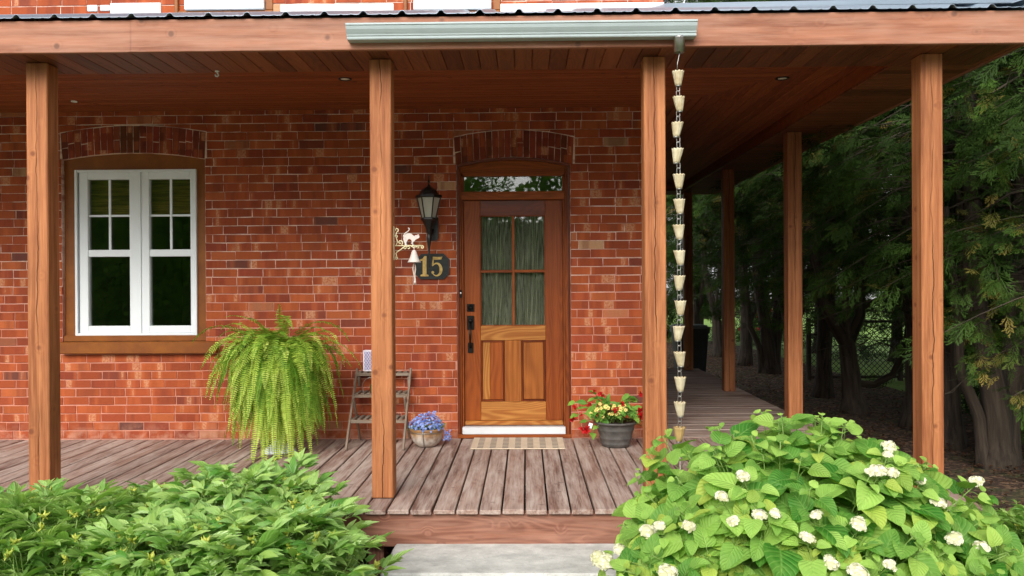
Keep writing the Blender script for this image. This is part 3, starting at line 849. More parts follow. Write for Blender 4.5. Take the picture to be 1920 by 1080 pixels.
mb.build('door_handle', M['bronze'], door)
mb = MB(); c = at(864, 551, YJ)
mb.box((c.x - .013, YJ - .014, c.z - .036), (c.x + .013, YJ - .0005, c.z + .036), .005)
bell = mb.build('doorbell', M['bronze'], None, (c.x, YJ, c.z)); tag(bell, 'small dark doorbell with white push button on the left jamb of the front door', 'doorbell')
mb = MB(); mb.tube([(c.x, YJ - .013, c.z + .008), (c.x, YJ - .019, c.z + .008)], [.009, .008], 14); mb.build('button', M['vinyl'], bell)

# ================================================================== covered porch
porch = empty('covered_porch', (0, FY, 0))
tag(porch, 'stained timber porch with metal roof and plank deck wrapping round the brick house', 'porch')
ZS = 2.935; ZT = 3.138; ZC = 3.062
XR = at(1934, 80, FY).x
YI = -1.90; XI = 2.555
# deck
x_seam = at(985.8, 953, FY).x
PB = 0.1462; GP = 0.010
mb = MB()
k0 = int((XL - x_seam) / PB); k1 = int((2.90 - x_seam) / PB)
for k in range(k0, k1 + 1):
    x = x_seam + k * PB; x2 = min(x + PB - GP - rng.uniform(0, .004), 2.895)
    if x2 - x < .03: continue
    mb.box((x, FY - .045 - rng.uniform(0, .012), -.030 + rng.uniform(-.002, .002)), (x2, -.004 - (.01 if x < XC else -.004), rng.uniform(-.002, .002)), .004, 1)
y = .012
while y < YB:
    mb.box((XC + .004, y, -.030), (2.895 + rng.uniform(-.006, .006), y + PB - GP, rng.uniform(-.002, .002)), .004, 0)
    y += PB
deck = mb.build('deck', M['deck'], porch)
mb = MB(); mb.box((XL, FY - .012, -.245), (2.868, FY + .028, -.034), .004, 0); mb.box((2.868, FY - .012, -.245), (2.89, YB, -.034), .004, 1)
mb.build('rim_board', M['rim'], porch)
for x in (-6, -4.6, -3.2, -1.9, -.98, -.80, .85, 1.9, 2.79):
    mb = MB(); mb.box((x - .05, FY + .07, GZ - .1), (x + .05, FY + .17, -.035), .004, 2); mb.build('footing', M['rim'], porch)
for y in (0, 2, 4, 6):
    mb = MB(); mb.box((2.72, y, GZ - .1), (2.82, y + .1, -.035), .004, 2); mb.build('footing', M['rim'], porch)
mb = MB()
mb.box((XL, FY + .031, -.24), (2.86, FY + .068, -.034), .003)
mb.build('joist', M['rim'], porch)
# posts
PW_ = .143; YPF = -2.225
def pX(px, py, Y): return at(px, py, Y).x
posts = [(pX(51.0, 540, YPF), YPF), (pX(695.0, 540, YPF), YPF), (pX(1209.0, 540, YPF), YPF), (pX(1728.5, 540, YPF), YPF)]
xs_side = posts[3][0]
for Zp in (8.47, 11.2, 14.0): posts.append((xs_side, CAMY + Zp))
for (x, y) in posts:
    mb = MB(); mb.box((x, y, .0025), (x + PW_, y + PW_, ZS - .001), .006, 2, rnd=(rng.uniform(.3, .9), .5, .5)); mb.build('post', M['post'], porch)
# fascia
mb = MB(); mb.box((XL, FY, ZS - .004), (XR, FY + .038, ZT), .004, 0); mb.build('fascia', M['fascia'], porch)
mb = MB(); mb.box((XR - .038, FY + .039, ZS - .004), (XR, YB, ZT), .004, 1); mb.box((XC, YB, ZS - .004), (XR, YB + .038, ZT), .004, 0); mb.build('fascia', M['fascia'], porch)
# soffit (boxed beam underside) with boards across, and the beam's inner face
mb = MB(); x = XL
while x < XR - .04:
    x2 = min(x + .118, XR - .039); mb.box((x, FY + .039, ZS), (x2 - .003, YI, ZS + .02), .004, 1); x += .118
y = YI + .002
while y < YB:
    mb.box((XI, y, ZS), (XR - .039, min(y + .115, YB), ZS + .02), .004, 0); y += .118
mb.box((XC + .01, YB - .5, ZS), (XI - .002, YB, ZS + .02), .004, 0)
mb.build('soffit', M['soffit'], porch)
mb = MB(); mb.box((XL, YI - .02, ZS + .021), (XI, YI - .001, ZT - .002), .002, 0)
mb.box((XI, YI, ZS + .021), (XI + .02, YB - .5, ZT - .002), .002, 1); mb.box((XC + .01, YB - .5, ZS + .021), (XI, YB - .48, ZT - .002), .002, 0)
mb.build('beam_face', M['ceiling'], porch)
# ceiling boards, mitred at the corner
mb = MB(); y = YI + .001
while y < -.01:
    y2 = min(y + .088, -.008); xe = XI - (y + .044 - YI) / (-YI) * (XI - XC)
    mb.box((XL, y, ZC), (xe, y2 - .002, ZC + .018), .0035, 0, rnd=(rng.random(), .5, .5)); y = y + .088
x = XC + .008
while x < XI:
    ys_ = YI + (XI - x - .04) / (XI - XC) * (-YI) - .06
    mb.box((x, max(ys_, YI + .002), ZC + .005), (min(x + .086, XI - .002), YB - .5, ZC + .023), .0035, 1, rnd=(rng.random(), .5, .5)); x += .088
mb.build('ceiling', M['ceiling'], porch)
mb = MB(); mb.box((XL, FY + .04, ZC + .03), (XR - .04, YI - .022, ZC + .04), .001); mb.box((XL, YI, ZC + .03), (XC, -.001, ZC + .04), .001); mb.box((XC, YI, ZC + .031), (XR - .04, YB, ZC + .041), .001)
mb.build('roof_deck', M['soffit'], porch)
# metal roof
ZW = at(900, 24.5, 0).z
def roof_h(s_): return ZT + .004 + (ZW - ZT) * s_       # s 0 at the eave, 1 at the wall
EO = .03
hipx = lambda s_: XR + EO - (XR + EO - XC) * s_
mb = MB(); pitch = 0.2475; x = XL; rib = [(0, 0), (.010, .004), (.022, .020), (.034, .024), (.046, .020), (.058, .004), (.068, 0), (.125, 0), (.14, .004), (.155, 0), (.19, 0), (.205, .004), (.22, 0)]
xstart = at(35, 27, FY).x - .034 - pitch * 20
xs = []
k = 0
while True:
    base = xstart + k * pitch
    if base > XR + .1: break
    for (a, h) in rib:
        if base + a >= XL and base + a <= XR + EO: xs.append((base + a, h))
    k += 1
vs = []; fs = []
for (x, h) in xs:
    smax = min(1.0, (XR + EO - x) / (XR + EO - XC)) if x > XC else 1.0
    for s_ in (0, smax):
        vs.append((x, (FY - EO) * (1 - s_), roof_h(s_) + h + .006))
n = len(xs)
for i in range(n - 1): fs.append((2 * i, 2 * i + 2, 2 * i + 3, 2 * i + 1))
lo = [(a, b, c_ - .0022) for a, b, c_ in vs]; b0 = len(vs); vs += lo
for i in range(n - 1):
    fs.append((b0 + 2 * i, b0 + 2 * i + 1, b0 + 2 * i + 3, b0 + 2 * i + 2)); fs.append((2 * i, b0 + 2 * i, b0 + 2 * i + 2, 2 * i + 2))
mb.face_set(vs, fs)
# side slope (down to the right), ribs across
ys2 = []; y = FY - EO
while y < YB + .05:
    for (a, h) in rib: ys2.append((y + a, h))
    y += pitch
vs = []; fs = []
for (y, h) in ys2:
    smax = 1.0 if y > 0 else max(0, (y - (FY - EO)) / -(FY - EO))
    for s_ in (0, smax): vs.append((hipx(s_), y, roof_h(s_) + h + .006))
n = len(ys2)
for i in range(n - 1): fs.append((2 * i, 2 * i + 2, 2 * i + 3, 2 * i + 1))
b0 = len(vs); vs += [(a, b, c_ - .0022) for a, b, c_ in vs]
for i in range(n - 1):
    fs.append((b0 + 2 * i, b0 + 2 * i + 1, b0 + 2 * i + 3, b0 + 2 * i + 2)); fs.append((2 * i, b0 + 2 * i, b0 + 2 * i + 2, 2 * i + 2))
mb.face_set(vs, fs)
roof = mb.build('metal_roof', M['roofmetal'], porch)
mb = MB()
A = Vector((XR + EO, FY - EO, roof_h(0) + .028)); B = Vector((XC + .04, -.05, roof_h(.97) + .03))
vs = []
for P in (A, B):
    k = 1.0
    vs += [P + Vector((-.17, .0, .006)), P + Vector((-.03, .02, .05 * k)), P + Vector((.0, .03, .055 * k)), P + Vector((.0, .16, .012))]
vs2 = [p - Vector((0, 0, .004)) for p in vs]
mb.face_set(vs + vs2, [(0, 1, 5, 4), (1, 2, 6, 5), (2, 3, 7, 6), (8, 12, 13, 9), (9, 13, 14, 10), (10, 14, 15, 11), (0, 8, 9, 1), (1, 9, 10, 2), (2, 10, 11, 3)])
mb.build('hip_cap', M['roofmetal'], porch)
# gutter, K profile
GX0, GX1 = at(648, 58, FY - .12).x, at(1308, 58, FY - .12).x
gz = at(980, 77.5, FY).z; gt_ = at(980, 40, FY - .12).z; H = gt_ - gz
prof = [(-.002, 0), (-.075, 0), (-.080, .006), (-.082, .018), (-.088, .022), (-.090, H * .32), (-.100, H * .45), (-.112, H * .62), (-.118, H * .78), (-.120, H * .86), (-.126, H * .88), (-.127, H), (-.116, H), (-.116, H - .008)]
inner = [(-.116 + .004, H - .012), (-.108, H * .62), (-.096, H * .45), (-.086, H * .3), (-.074, .006), (-.002, .006)]
P = prof + inner
n = len(P); vs = [(GX0, FY + a, gz + b) for a, b in P] + [(GX1, FY + a, gz + b) for a, b in P]
fs = [(i, i + n, i + 1 + n, i + 1) for i in range(n - 1)]
capp = [p for p in prof[:12]] + [(-.002, H)]
mb = MB(); mb.face_set(vs, fs)
for gx in (GX0 - .001, GX1 - .001):
    m_ = len(capp); v2 = [(gx, FY + a, gz + b) for a, b in capp] + [(gx + .002, FY + a, gz + b) for a, b in capp]
    f2 = [tuple(range(m_)), tuple(range(2 * m_ - 1, m_ - 1, -1))] + [(i, (i + 1) % m_, (i + 1) % m_ + m_, i + m_) for i in range(m_)]
    mb.face_set(v2, f2)
gutter = mb.build('gutter', M['gutter'], porch)
cx = at(1273.5, 88, FY - .055).x; CYC = FY - .055
mb = MB(); zb_ = at(1273, 98.5, CYC).z
mb.lathe([(.031, gz + .004 - zb_), (.036, gz - .002 - zb_), (.034, gz - .006 - zb_), (.033, 0), (.031, 0), (.031, gz - zb_)], (cx, CYC, zb_), 24)
mb.build('outlet', M['steel'], gutter)
# ceiling fixtures
for (px, py, r__) in ((647, 148, .052), (1467, 147, .052), (139, 190, .026), ):
    c = atz(px, py, ZC); mb = MB()
    mb.lathe([(r__ * .70, .004), (r__ * .72, -.004), (r__, -.006), (r__ * 1.05, .002)], (c.x, c.y, c.z), 24)
    fx = mb.build('ceiling_light', M['black'] if r__ > .03 else M['vinyl'], porch)
    mb = MB(); mb.lathe([(0.0001, -.001), (r__ * .71, -.001), (r__ * .71, .003)], (c.x, c.y, c.z), 24); mb.build('lens', M['lens'], fx)
c = atz(409, 126, ZC) if False else at(409, 128, YI - .03)
mb = MB(); zz = ZS
pts = [(c.x, YI - .05, zz + .001), (c.x + .001, YI - .05, zz - .012), (c.x + .008, YI - .052, zz - .02), (c.x + .012, YI - .055, zz - .03), (c.x + .004, YI - .058, zz - .04), (c.x - .008, YI - .058, zz - .036), (c.x - .012, YI - .055, zz - .026)]
mb.tube(pts, .0055, 8); mb.lathe([(.0001, -.006), (.014, -.006), (.016, 0)], (c.x, YI - .05, zz), 16)
mb.build('ceiling_hook', M['vinyl'], porch)

# ================================================================== wall lantern
LY = -.15
def pz(py, px=803, Y=LY): return at(px, py, Y).z
lc = at(804, 400, LY); lx = lc.x
lan = empty('wall_lantern', (lx, 0, pz(430)))
tag(lan, 'black wall lantern with six frosted panes beside the front door', 'lantern')
def lz(py): return pz(py) - lc.z
C_ = (lx, LY, lc.z)
hexrot = R(0)
mb = MB(); mb.lathe([(.0001, lz(328)), (.006, lz(331)), (.004, lz(336)), (.011, lz(341)), (.005, lz(345)), (.016, lz(348)), (.018, lz(350)), (.045, lz(353)), (.07, lz(357)), (.085, lz(363)), (.088, lz(364.5)), (.118, lz(366)), (.122, lz(370)), (.105, lz(371.5)), (.0001, lz(371))], C_, 6, smooth=False, rot=hexrot)
mb.build('cap', M['black'], lan)
mb = MB()
for k in range(6):
    a = math.pi / 3 * k + hexrot
    p0 = Vector((lx + .108 * math.cos(a), LY + .108 * math.sin(a), pz(371))); p1 = Vector((lx + .064 * math.cos(a), LY + .064 * math.sin(a), pz(409)))
    mb.bar(p0, p1, .009, .009, .001)
mb.lathe([(.0001, lz(408)), (.064, lz(408)), (.074, lz(409)), (.076, lz(412)), (.06, lz(414)), (.045, lz(420)), (.03, lz(428)), (.024, lz(431)), (.028, lz(433)), (.024, lz(436)), (.017, lz(440)), (.023, lz(446)), (.022, lz(450)), (.012, lz(462)), (.008, lz(472)), (.012, lz(476)), (.0001, lz(480))], C_, 6, smooth=False, rot=hexrot)
mb.build('lantern_frame', M['black'], lan)
mb = MB(); mb.lathe([(.100, lz(371.5)), (.058, lz(408.5))], C_, 6, smooth=False, rot=hexrot)
mb.build('frosted_panes', M['frost'], lan)
mb = MB(); xw, zw = at(812, 428, 0).x, at(812, 428, 0).z
pl = [(xw - .04, zw - .10), (xw - .02, zw - .115), (xw + .035, zw - .115), (xw + .052, zw - .09), (xw + .052, zw + .09), (xw + .035, zw + .115), (xw - .03, zw + .115), (xw - .045, zw + .095)]
mb.prism(pl, -.03, -.004); mb.tube([(xw, -.02, zw - .02), (xw - .005, -.07, zw - .05), (lx, LY + .03, pz(447)), (lx, LY, pz(440))], [.016, .013, .012, .014], 10)
mb.build('back_plate', M['black'], lan)
mb = MB(); mb.tube([(lx, LY, pz(474)), (lx + .004, LY, pz(484)), (lx - .004, LY, pz(492)), (lx + .004, LY, pz(500))], [.008, .006, .005, .006], 8)
mb.build('tail', M['black'], lan)

# ================================================================== house number plaque
def cp(x, y, Y=0): return at(720 + x / 4.5, 320 + y / 4.5, Y)
s0 = cp(410, 808)
def plq(k):
    pts = [(262, 760), (318, 702), (505, 700), (552, 748), (552, 868), (505, 916), (310, 916), (262, 872)]
    cx_, cy_ = 407, 808
    return [(cp(cx_ + (x - cx_) * k, cy_ + (y - cy_) * k).x, cp(cx_ + (x - cx_) * k, cy_ + (y - cy_) * k).z) for x, y in pts][::-1]
mb = MB(); mb.prism(plq(1), -.022, -.003)
sign = mb.build('house_number_sign', M['black'], None, (s0.x, 0, s0.z)); tag(sign, 'black eight sided plaque with gold number 15 under the wall lantern', 'house number')
mb = MB(); mb.prism(plq(.93), -.026, -.0225); mb.build('plaque_face', M['signblack'], sign)
def num(mb, pts, y0=-.034, y1=-.0265):
    P_ = [(cp(x, y).x, cp(x, y).z) for x, y in pts]
    a = sum(P_[i][0] * P_[(i + 1) % len(P_)][1] - P_[(i + 1) % len(P_)][0] * P_[i][1] for i in range(len(P_)))
    mb.prism(P_ if a > 0 else P_[::-1], y0, y1)
mb = MB()
num(mb, [(330, 742), (345, 722), (362, 722), (362, 874), (378, 880), (378, 892), (312, 892), (312, 880), (330, 874), (330, 758), (310, 764), (306, 752)])
mb.build('numeral', M['gold'], sign)
def stroke(mb, outer, inner, y0, y1):
    A = [(cp(x, y).x, cp(x, y).z) for x, y in outer]; B = [(cp(x, y).x, cp(x, y).z) for x, y in inner]
    mb.strip(A, B, y0, y1)
mb = MB()
out = [(416, 728), (416, 740), (412, 770), (410, 802)]; inn = [(428, 728), (428, 744), (424, 770), (424, 790)]
stroke(mb, [(414, 727), (450, 729), (478, 728), (495, 726)], [(415, 752), (450, 752), (474, 750), (486, 750)], -.034, -.0265)
stroke(mb, [(412, 752.5), (409, 780), (408, 806)], [(424, 752.5), (422, 776), (421, 794)], -.034, -.0265)
oo = []; ii = []
for i in range(15):
    a = R(-150 + i * (290 / 14)); t = i / 14
    th = 7 + 17 * math.sin(math.pi * min(1, max(0, t * 1.02))) ** .8
    ox, oy = 449 + 47 * math.cos(a), 834 + 60 * math.sin(a) * .98
    oo.append((ox, oy)); ii.append((449 + (47 - th) * math.cos(a), 834 + (60 - th * .8) * math.sin(a)))
stroke(mb, oo, ii, -.0335, -.0266)
num(mb, [(404, 852), (412, 846), (424, 850), (426, 862), (416, 872), (405, 866)], -.0345, -.0267)
mb.build('numeral', M['gold'], sign)

# ================================================================== cat bell on the post
BY = YPF + .075
def bp(x, y): return cp(x, y, BY)
bell = empty('cat_bell', tuple(bp(92, 620)))
tag(bell, 'cream scrolled bracket with arched cat and hanging bell on the side of the middle post', 'bell')
postx = posts[1][0] + PW_
def btube(mb, pts, r__, off=0.0, n=6):
    mb.tube([Vector((max(bp(x, y).x, postx + .003), BY + off, bp(x, y).z)) for x, y in pts], r__, n)
def spiral(cx_, cy_, r0, r1, a0, a1, n=12):
    return [(cx_ + (r0 + (r1 - r0) * i / n) * math.cos(R(a0 + (a1 - a0) * i / n)), cy_ + (r0 + (r1 - r0) * i / n) * math.sin(R(a0 + (a1 - a0) * i / n))) for i in range(n + 1)]
mb = MB()
mb.bar((postx + .003, BY, bp(92, 755).z), (postx + .003, BY, bp(92, 470).z), .006, .012, .001)
btube(mb, [(92, 633), (320, 633)], .0045)
btube(mb, spiral(322, 646, 14, 5, -90, 260), .0035)
btube(mb, spiral(138, 606, 22, 6, 60, -330), .004); btube(mb, spiral(106, 500, 18, 6, 90, -250), .004)
btube(mb, [(102, 628), (116, 600), (104, 570), (98, 545), (108, 520)], .004)
btube(mb, spiral(104, 556, 15, 5, 180, 500), .003)
btube(mb, spiral(206, 652, 17, 5, -180, 160), .0035); btube(mb, spiral(175, 650, 13, 4, 0, 330), .003); btube(mb, spiral(285, 648, 12, 4, -180, 160), .003)
btube(mb, [(96, 740), (106, 715), (100, 700), (112, 684), (140, 668), (165, 645), (190, 636)], .004)
btube(mb, spiral(104, 738, 12, 4, -60, 300), .003)
btube(mb, [(225, 634), (250, 650), (275, 640)], .004)
mb.build('bracket', M['ivory'], bell)
mb = MB()
cat = [(168, 556), (180, 538), (200, 528), (220, 528), (238, 538), (250, 550), (260, 552), (262, 543), (268, 547), (276, 545), (284, 540), (291, 533), (294, 545), (299, 553), (299, 564), (290, 571), (278, 576), (266, 582), (258, 594), (248, 602), (244, 612), (250, 624), (258, 630), (243, 630), (236, 618), (228, 612), (236, 598), (230, 584), (218, 576), (206, 578), (198, 590), (190, 606), (192, 622), (200, 630), (178, 630), (174, 610), (166, 592), (162, 572)]
# the concave outline is filled as a fan of convex bits through bmesh
bm = bmesh.new(); vs = [bm.verts.new((bp(x, y).x, BY - .004, bp(x, y).z)) for x, y in cat]
f = bm.faces.new(vs[::-1]); bmesh.ops.triangulate(bm, faces=[f], ngon_method='EAR_CLIP')
n = len(cat); tri = [[v.index for v in f.verts] for f in (bm.faces.ensure_lookup_table() or bm.faces)]
bm.verts.index_update(); tri = [[v.index for v in f.verts] for f in bm.faces]
base = [tuple(v.co) for v in bm.verts]; bm.free()
mb.face_set(base + [(x, BY + .004, z) for x, y, z in base], tri + [tuple(i + n for i in t[::-1]) for t in tri] + [(i, (i + 1) % n, (i + 1) % n + n, i + n) for i in range(n)])
btube(mb, [(166, 562), (166, 548), (178, 530), (198, 516), (212, 502), (214, 490), (208, 484), (202, 486)], [.0055, .0055, .005, .0045, .004, .0038, .0035, .003])
mb.build('cat_figure', M['bellwhite'], bell)
mb = MB(); b0 = bp(254, 680); sc_ = 282 * 4.5
zt = lambda y: (680 - y) / sc_
mb.lathe([(.0001, zt(668)), (.010, zt(672)), (.015, zt(680)), (.019, zt(695)), (.024, zt(715)), (.030, zt(740)), (.038, zt(760)), (.046, zt(774)), (.044, zt(776)), (.040, zt(774)), (.026, zt(740)), (.0001, zt(700))], (b0.x, BY, b0.z), 28)
mb.tube([(b0.x, BY, bp(254, 638).z), (b0.x, BY, bp(254, 672).z)], .004, 6)
mb.build('bell_cup', M['bellwhite'], bell)
mb = MB()
btube(mb, [(254, 775), (248, 800), (244, 830), (248, 860), (254, 890), (256, 935), (252, 962)], .0035)
btube(mb, [(256, 775), (264, 805), (266, 835), (260, 870), (262, 905), (266, 940), (268, 964)], .0035, .004)
btube(mb, [(254, 935), (262, 950)], .006)
mb.build('pull_rope', M['rope'], bell)

# ================================================================== rain chain
cz = zb_
chain = empty('rain_chain', (cx, CYC, cz)); tag(chain, 'cream fluted cup rain chain hanging from the gutter outlet in front of the third post', 'rain chain')
mb = MB()
link = []
mb.tube([(cx + .002, CYC, cz + .01), (cx + .001, CYC, cz - .01), (cx - .012, CYC, cz - .07), (cx - .013, CYC, cz - .12)], .0028, 6)
mb.build('wire', M['steel'], chain)
zc0 = at(1273, 134, CYC).z; zc1 = at(1275, 802, CYC).z
cups = [134, 182, 230, 279, 327, 374, 422, 470, 517, 564, 612, 660, 707, 754, 801]
shade = [0, .2, .9, .6, .7, .7, .6, .7, .5, .8, .4, .6, .6, .9, 0]
xo = {7: .003, 9: .006, 3: -.002, 2: -.004}
for i, py in enumerate(cups):
    z = at(1274, py, CYC).z; x_ = cx - .008 + .006 * math.sin(i * 1.7) * .5 + xo.get(i, 0)
    mb = MB(); nf = 10
    prof = [(a_ * .87, b_ * .86) for a_, b_ in [(.019, -.104), (.022, -.103), (.0255, -.085), (.033, -.045), (.040, -.01), (.0425, 0), (.0405, -.002), (.038, -.01), (.031, -.045), (.0001, -.095)]]
    n = 60; vs = []; fs = []
    ph = rng.uniform(0, 6); tl_ = rng.uniform(-.10, .10)
    for j, (r__, zz) in enumerate(prof):
        for k in range(n):
            a = 2 * math.pi * k / n
            fl = 1 + .085 * (abs(math.sin(a * nf / 2 + ph)) - .5) * min(1, max(0, (zz + .1) / .06))
            edge = .006 * (abs(math.sin(a * nf / 2 + ph)) - .5) if 4 <= j <= 6 else 0
            vs.append((x_ + r__ * fl * math.cos(a) + tl_ * zz, CYC + r__ * fl * math.sin(a), z + zz + edge))
    for j in range(len(prof) - 1):
        for k in range(n): fs.append((j * n + k, j * n + (k + 1) % n, (j + 1) * n + (k + 1) % n, (j + 1) * n + k))
    mb.face_set(vs, fs, smooth=True)
    mb.lathe([(.016, -.095), (.018, -.095), (.018, -.088), (.016, -.088)], (x_ - tl_ * .1, CYC, z), 20, mat=1)
    mb.build('cup', [M['tan_cup'] if i == 14 else M['cream'], M['steel']], chain)
    if i < 14:
        zn = at(1274, cups[i + 1], CYC).z; x2 = cx - .008
        mb = MB()
        for (zt_, zb2, flat) in ((z - .086, z - .125, 0 if i % 3 else 1), (z - .119, zn - .02, 1 if i % 3 else 0)):
            hw = .0105 if not flat else .010; pts = []
            for k in range(16):
                a = 2 * math.pi * k / 16; zz = (zt_ + zb2) / 2; hh = (zt_ - zb2) / 2
                u = hw * math.cos(a); v_ = (hh - hw) * (1 if math.sin(a) > 0 else -1) + hw * math.sin(a)
                pts.append((x2 + u, CYC + (.001 if flat else .004), zz + v_))
            mb.tube(pts, .0024, 6, closed=True)
        mb.build('link', M['steel'], chain)
# lower end of the chain into the bed
mb = MB(); mb.tube([(cx - .008, CYC, zc1 - .10), (cx - .008, CYC, GZ)], .003, 6); mb.build('anchor_wire', M['steel'], chain)

# ================================================================== doormat
mb = MB()
q = [atz(887, 818.5, .012), atz(1057, 818.5, .012), atz(1060, 841, .012), atz(882, 841, .012)]
mx0, mx1, my0, my1 = q[3].x, q[2].x, q[3].y, q[0].y
my1 = min(my1, -.035)
nc, nr = 15, 8
cw, ch = (mx1 - mx0) / nc, (my1 - my0) / nr
mat_ = empty('doormat', ((mx0 + mx1) / 2, my0, .004)); tag(mat_, 'beige doormat with rows of black dashes in front of the door', 'doormat')
mb.box((mx0, my0, .004), (mx1, my1, .013), .004); mb.build('mat_base', M['mat_beige'], mat_)
mb = MB()
for i in range(1, nc, 2):
    for j in range(nr):
        for (f0, f1) in ((.22, .62),):
            mb.box((mx0 + cw * (i + .02), my0 + ch * (j + f0), .0128), (mx0 + cw * (i + .98), my0 + ch * (j + f1), .0155), .001)
mb.build('dash_pattern', M['mat_black'], mat_)

# ================================================================== folding ladder shelf
def lp(x, y): return (620 + x / 4.908, 640 + y / 4.909)
sx0, sx1 = -1.562, -1.066
shelf = empty('ladder_shelf', ((sx0 + sx1) / 2, -.3, 0)); tag(shelf, 'grey weathered wooden three tier plant shelf half hidden behind the middle post', 'plant shelf')
shz = [.24, .445, .625]; yf = lambda z: -.58 + .52 * z / .66
for x in (sx0, sx1):
    mb = MB(); mb.bar((x, yf(0), .001), (x, yf(.655), .655), .018, .034, .002); mb.build('front_leg', M['shelf_wood'], shelf)
    mb = MB(); xi = x + (.02 if x == sx0 else -.02); mb.bar((xi, -.05, .001), (xi, -.34, .43), .016, .03, .002)
    mb.bar((xi, yf(.62) + .02, .615), (xi, -.07, .50), .016, .05, .002); mb.build('rear_leg', M['shelf_wood'], shelf)
for z in shz:
    y0_ = yf(z) - .012; y1_ = y0_ + (.22 if z < .6 else .16)
    y1_ = min(y1_, -.02)
    mb = MB()
    mb.box((sx0 - .012, y0_ - .014, z - .030), (sx1 + (.0 if z < .6 else -.01), y0_, z - .002), .002, 0); mb.box((sx0 + .03, y1_ - .014, z - .03), (sx1 - .03, y1_, z - .002), .002, 0)
    nsl = 9; pit = (sx1 - sx0 - .02) / nsl
    for i in range(nsl):
        xx = sx0 + .012 + i * pit
        mb.box((xx, y0_ - .010, z - .002 + .001), (xx + pit * .62, y1_, z + .009), .002, 1)
    mb.build('shelf', M['shelf_wood'], shelf)
# white lattice lantern on the top shelf
mb = MB(); z0_ = shz[2] + .0095; c = at(690, 697, yf(.625) + .05); lw = .062; xk = at(680.5, 680, yf(.625)).x + lw; yk = yf(.625) + .075
hh = at(690, 657, yk - lw).z - z0_
box_ = empty('candle_lantern', (xk, yk, z0_)); tag(box_, 'white square lattice candle holder on the top tier of the plant shelf', 'candle holder')
mb.box((xk - lw + .004, yk - lw + .004, z0_ + .004), (xk + lw - .004, yk + lw - .004, z0_ + hh - .008), .002); mb.build('liner', M['lilac'], box_)
mb = MB()
for (a, b) in ((z0_, z0_ + .012), (z0_ + hh - .012, z0_ + hh)): mb.box((xk - lw, yk - lw, a), (xk + lw, yk + lw, b), .003)
for sx in (-1, 1):
    for sy in (-1, 1): mb.box((xk + sx * lw - (.01 if sx > 0 else 0), yk + sy * lw - (.01 if sy > 0 else 0), z0_ + .012), (xk + sx * lw + (.01 if sx < 0 else 0), yk + sy * lw + (.01 if sy < 0 else 0), z0_ + hh - .012), .001)
st_ = .0245
for f in range(4):
    a = f * math.pi / 2
    for i in range(-8, 9):
        for d_ in (1, -1):
            u0 = i * st_; seg = []
            lo_, hi_ = -lw + .008, lw - .008
            zL, zH = z0_ + .01, z0_ + hh - .01
            # line u = u0 + d*(z-zL)*0.7
            pts = []
            zz = zL
            t0 = max(0, min((lo_ - u0) / (d_ * .7), (hi_ - u0) / (d_ * .7))); t1 = min(zH - zL, max((lo_ - u0) / (d_ * .7), (hi_ - u0) / (d_ * .7)))
            if t1 - t0 < .01: continue
            def W_(u, z):
                v_ = -lw + .002
                return (xk + u * math.cos(a) - v_ * math.sin(a), yk + u * math.sin(a) + v_ * math.cos(a), z)
            mb.bar(W_(u0 + d_ * .7 * t0, zL + t0), W_(u0 + d_ * .7 * t1, zL + t1), .0035, .003, .0005, rnd=(.5, .5, .5))
mb.build('lattice', M['tealight'], box_)
# little watering can with ring handle on the middle shelf
yk = yf(.445) + .07; xk = at(706, 735, yk).x; z0_ = shz[1] + .0095
can = empty('watering_can', (xk, yk, z0_)); tag(can, 'small olive green can with round wire handle on the middle tier of the shelf', 'watering can')
mb = MB(); hc = at(700, 720, yk).z - z0_
mb.lathe([(.0001, 0), (.058, 0), (.060, .004), (.060, hc * .32), (.063, hc * .34), (.060, hc * .37), (.060, hc * .68), (.063, hc * .7), (.060, hc * .73), (.055, hc), (.050, hc), (.052, .01), (.0001, .01)], (xk, yk, z0_), 28)
mb.build('can_body', M['green_can'], can)
mb = MB(); rc = at(697, 725.5, yk); rr_ = .088
mb.tube([(rc.x + rr_ * math.cos(t * math.pi / 14), yk, rc.z + rr_ * math.sin(t * math.pi / 14)) for t in range(28)], .0035, 6, closed=True)
mb.build('ring_handle', M['steel'], can)
mb = MB(); mb.tube([(xk + .055, yk, z0_ + .03), (xk + .10, yk, z0_ + .07), (xk + .13, yk, z0_ + .12)], [.012, .009, .008], 10); mb.build('spout', M['green_can'], can)

# ================================================================== flower pots
def leaf(mb, base, d, nrm, L, W, n=5, cols=2, fold=.25, droop=.35, shape=None, rnd=(.5, .5, .5), wave=0.0, mat=0):
    """a leaf blade: d along the midrib, nrm roughly the upper side"""
    d = Vector(d).normalized(); nrm = Vector(nrm); s_ = d.cross(nrm)
    if s_.length < 1e-4: s_ = d.cross(Vector((.3, .5, .8)))
    s_.normalize(); nrm = s_.cross(d).normalized()
    p = Vector(base); vs = []; gs = []; fs = []; step = L / n; c2 = cols * 2 + 1
    for i in range(n + 1):
        t = i / n
        wv = (shape or (lambda t: math.sin(math.pi * min(1, .04 + t * .96) ** .8)))(t) * W / 2
        for k in range(-cols, cols + 1):
            q = k / cols
            vs.append(p + s_ * (q * wv) + nrm * (abs(q) * wv * fold + (wave * W * math.sin(t * 9 + k * 2.2) * abs(q))))
            gs.append((t, q, 0))
        rot = Matrix.Rotation(-droop / n * (0.6 + t), 3, s_)
        d = rot @ d; nrm = rot @ nrm
        p = p + d * step
    for i in range(n):
        for k in range(c2 - 1):
            a = i * c2 + k; fs.append((a, a + 1, a + c2 + 1, a + c2))
    mb.face_set(vs, fs, gs, rnd, mat, smooth=True)
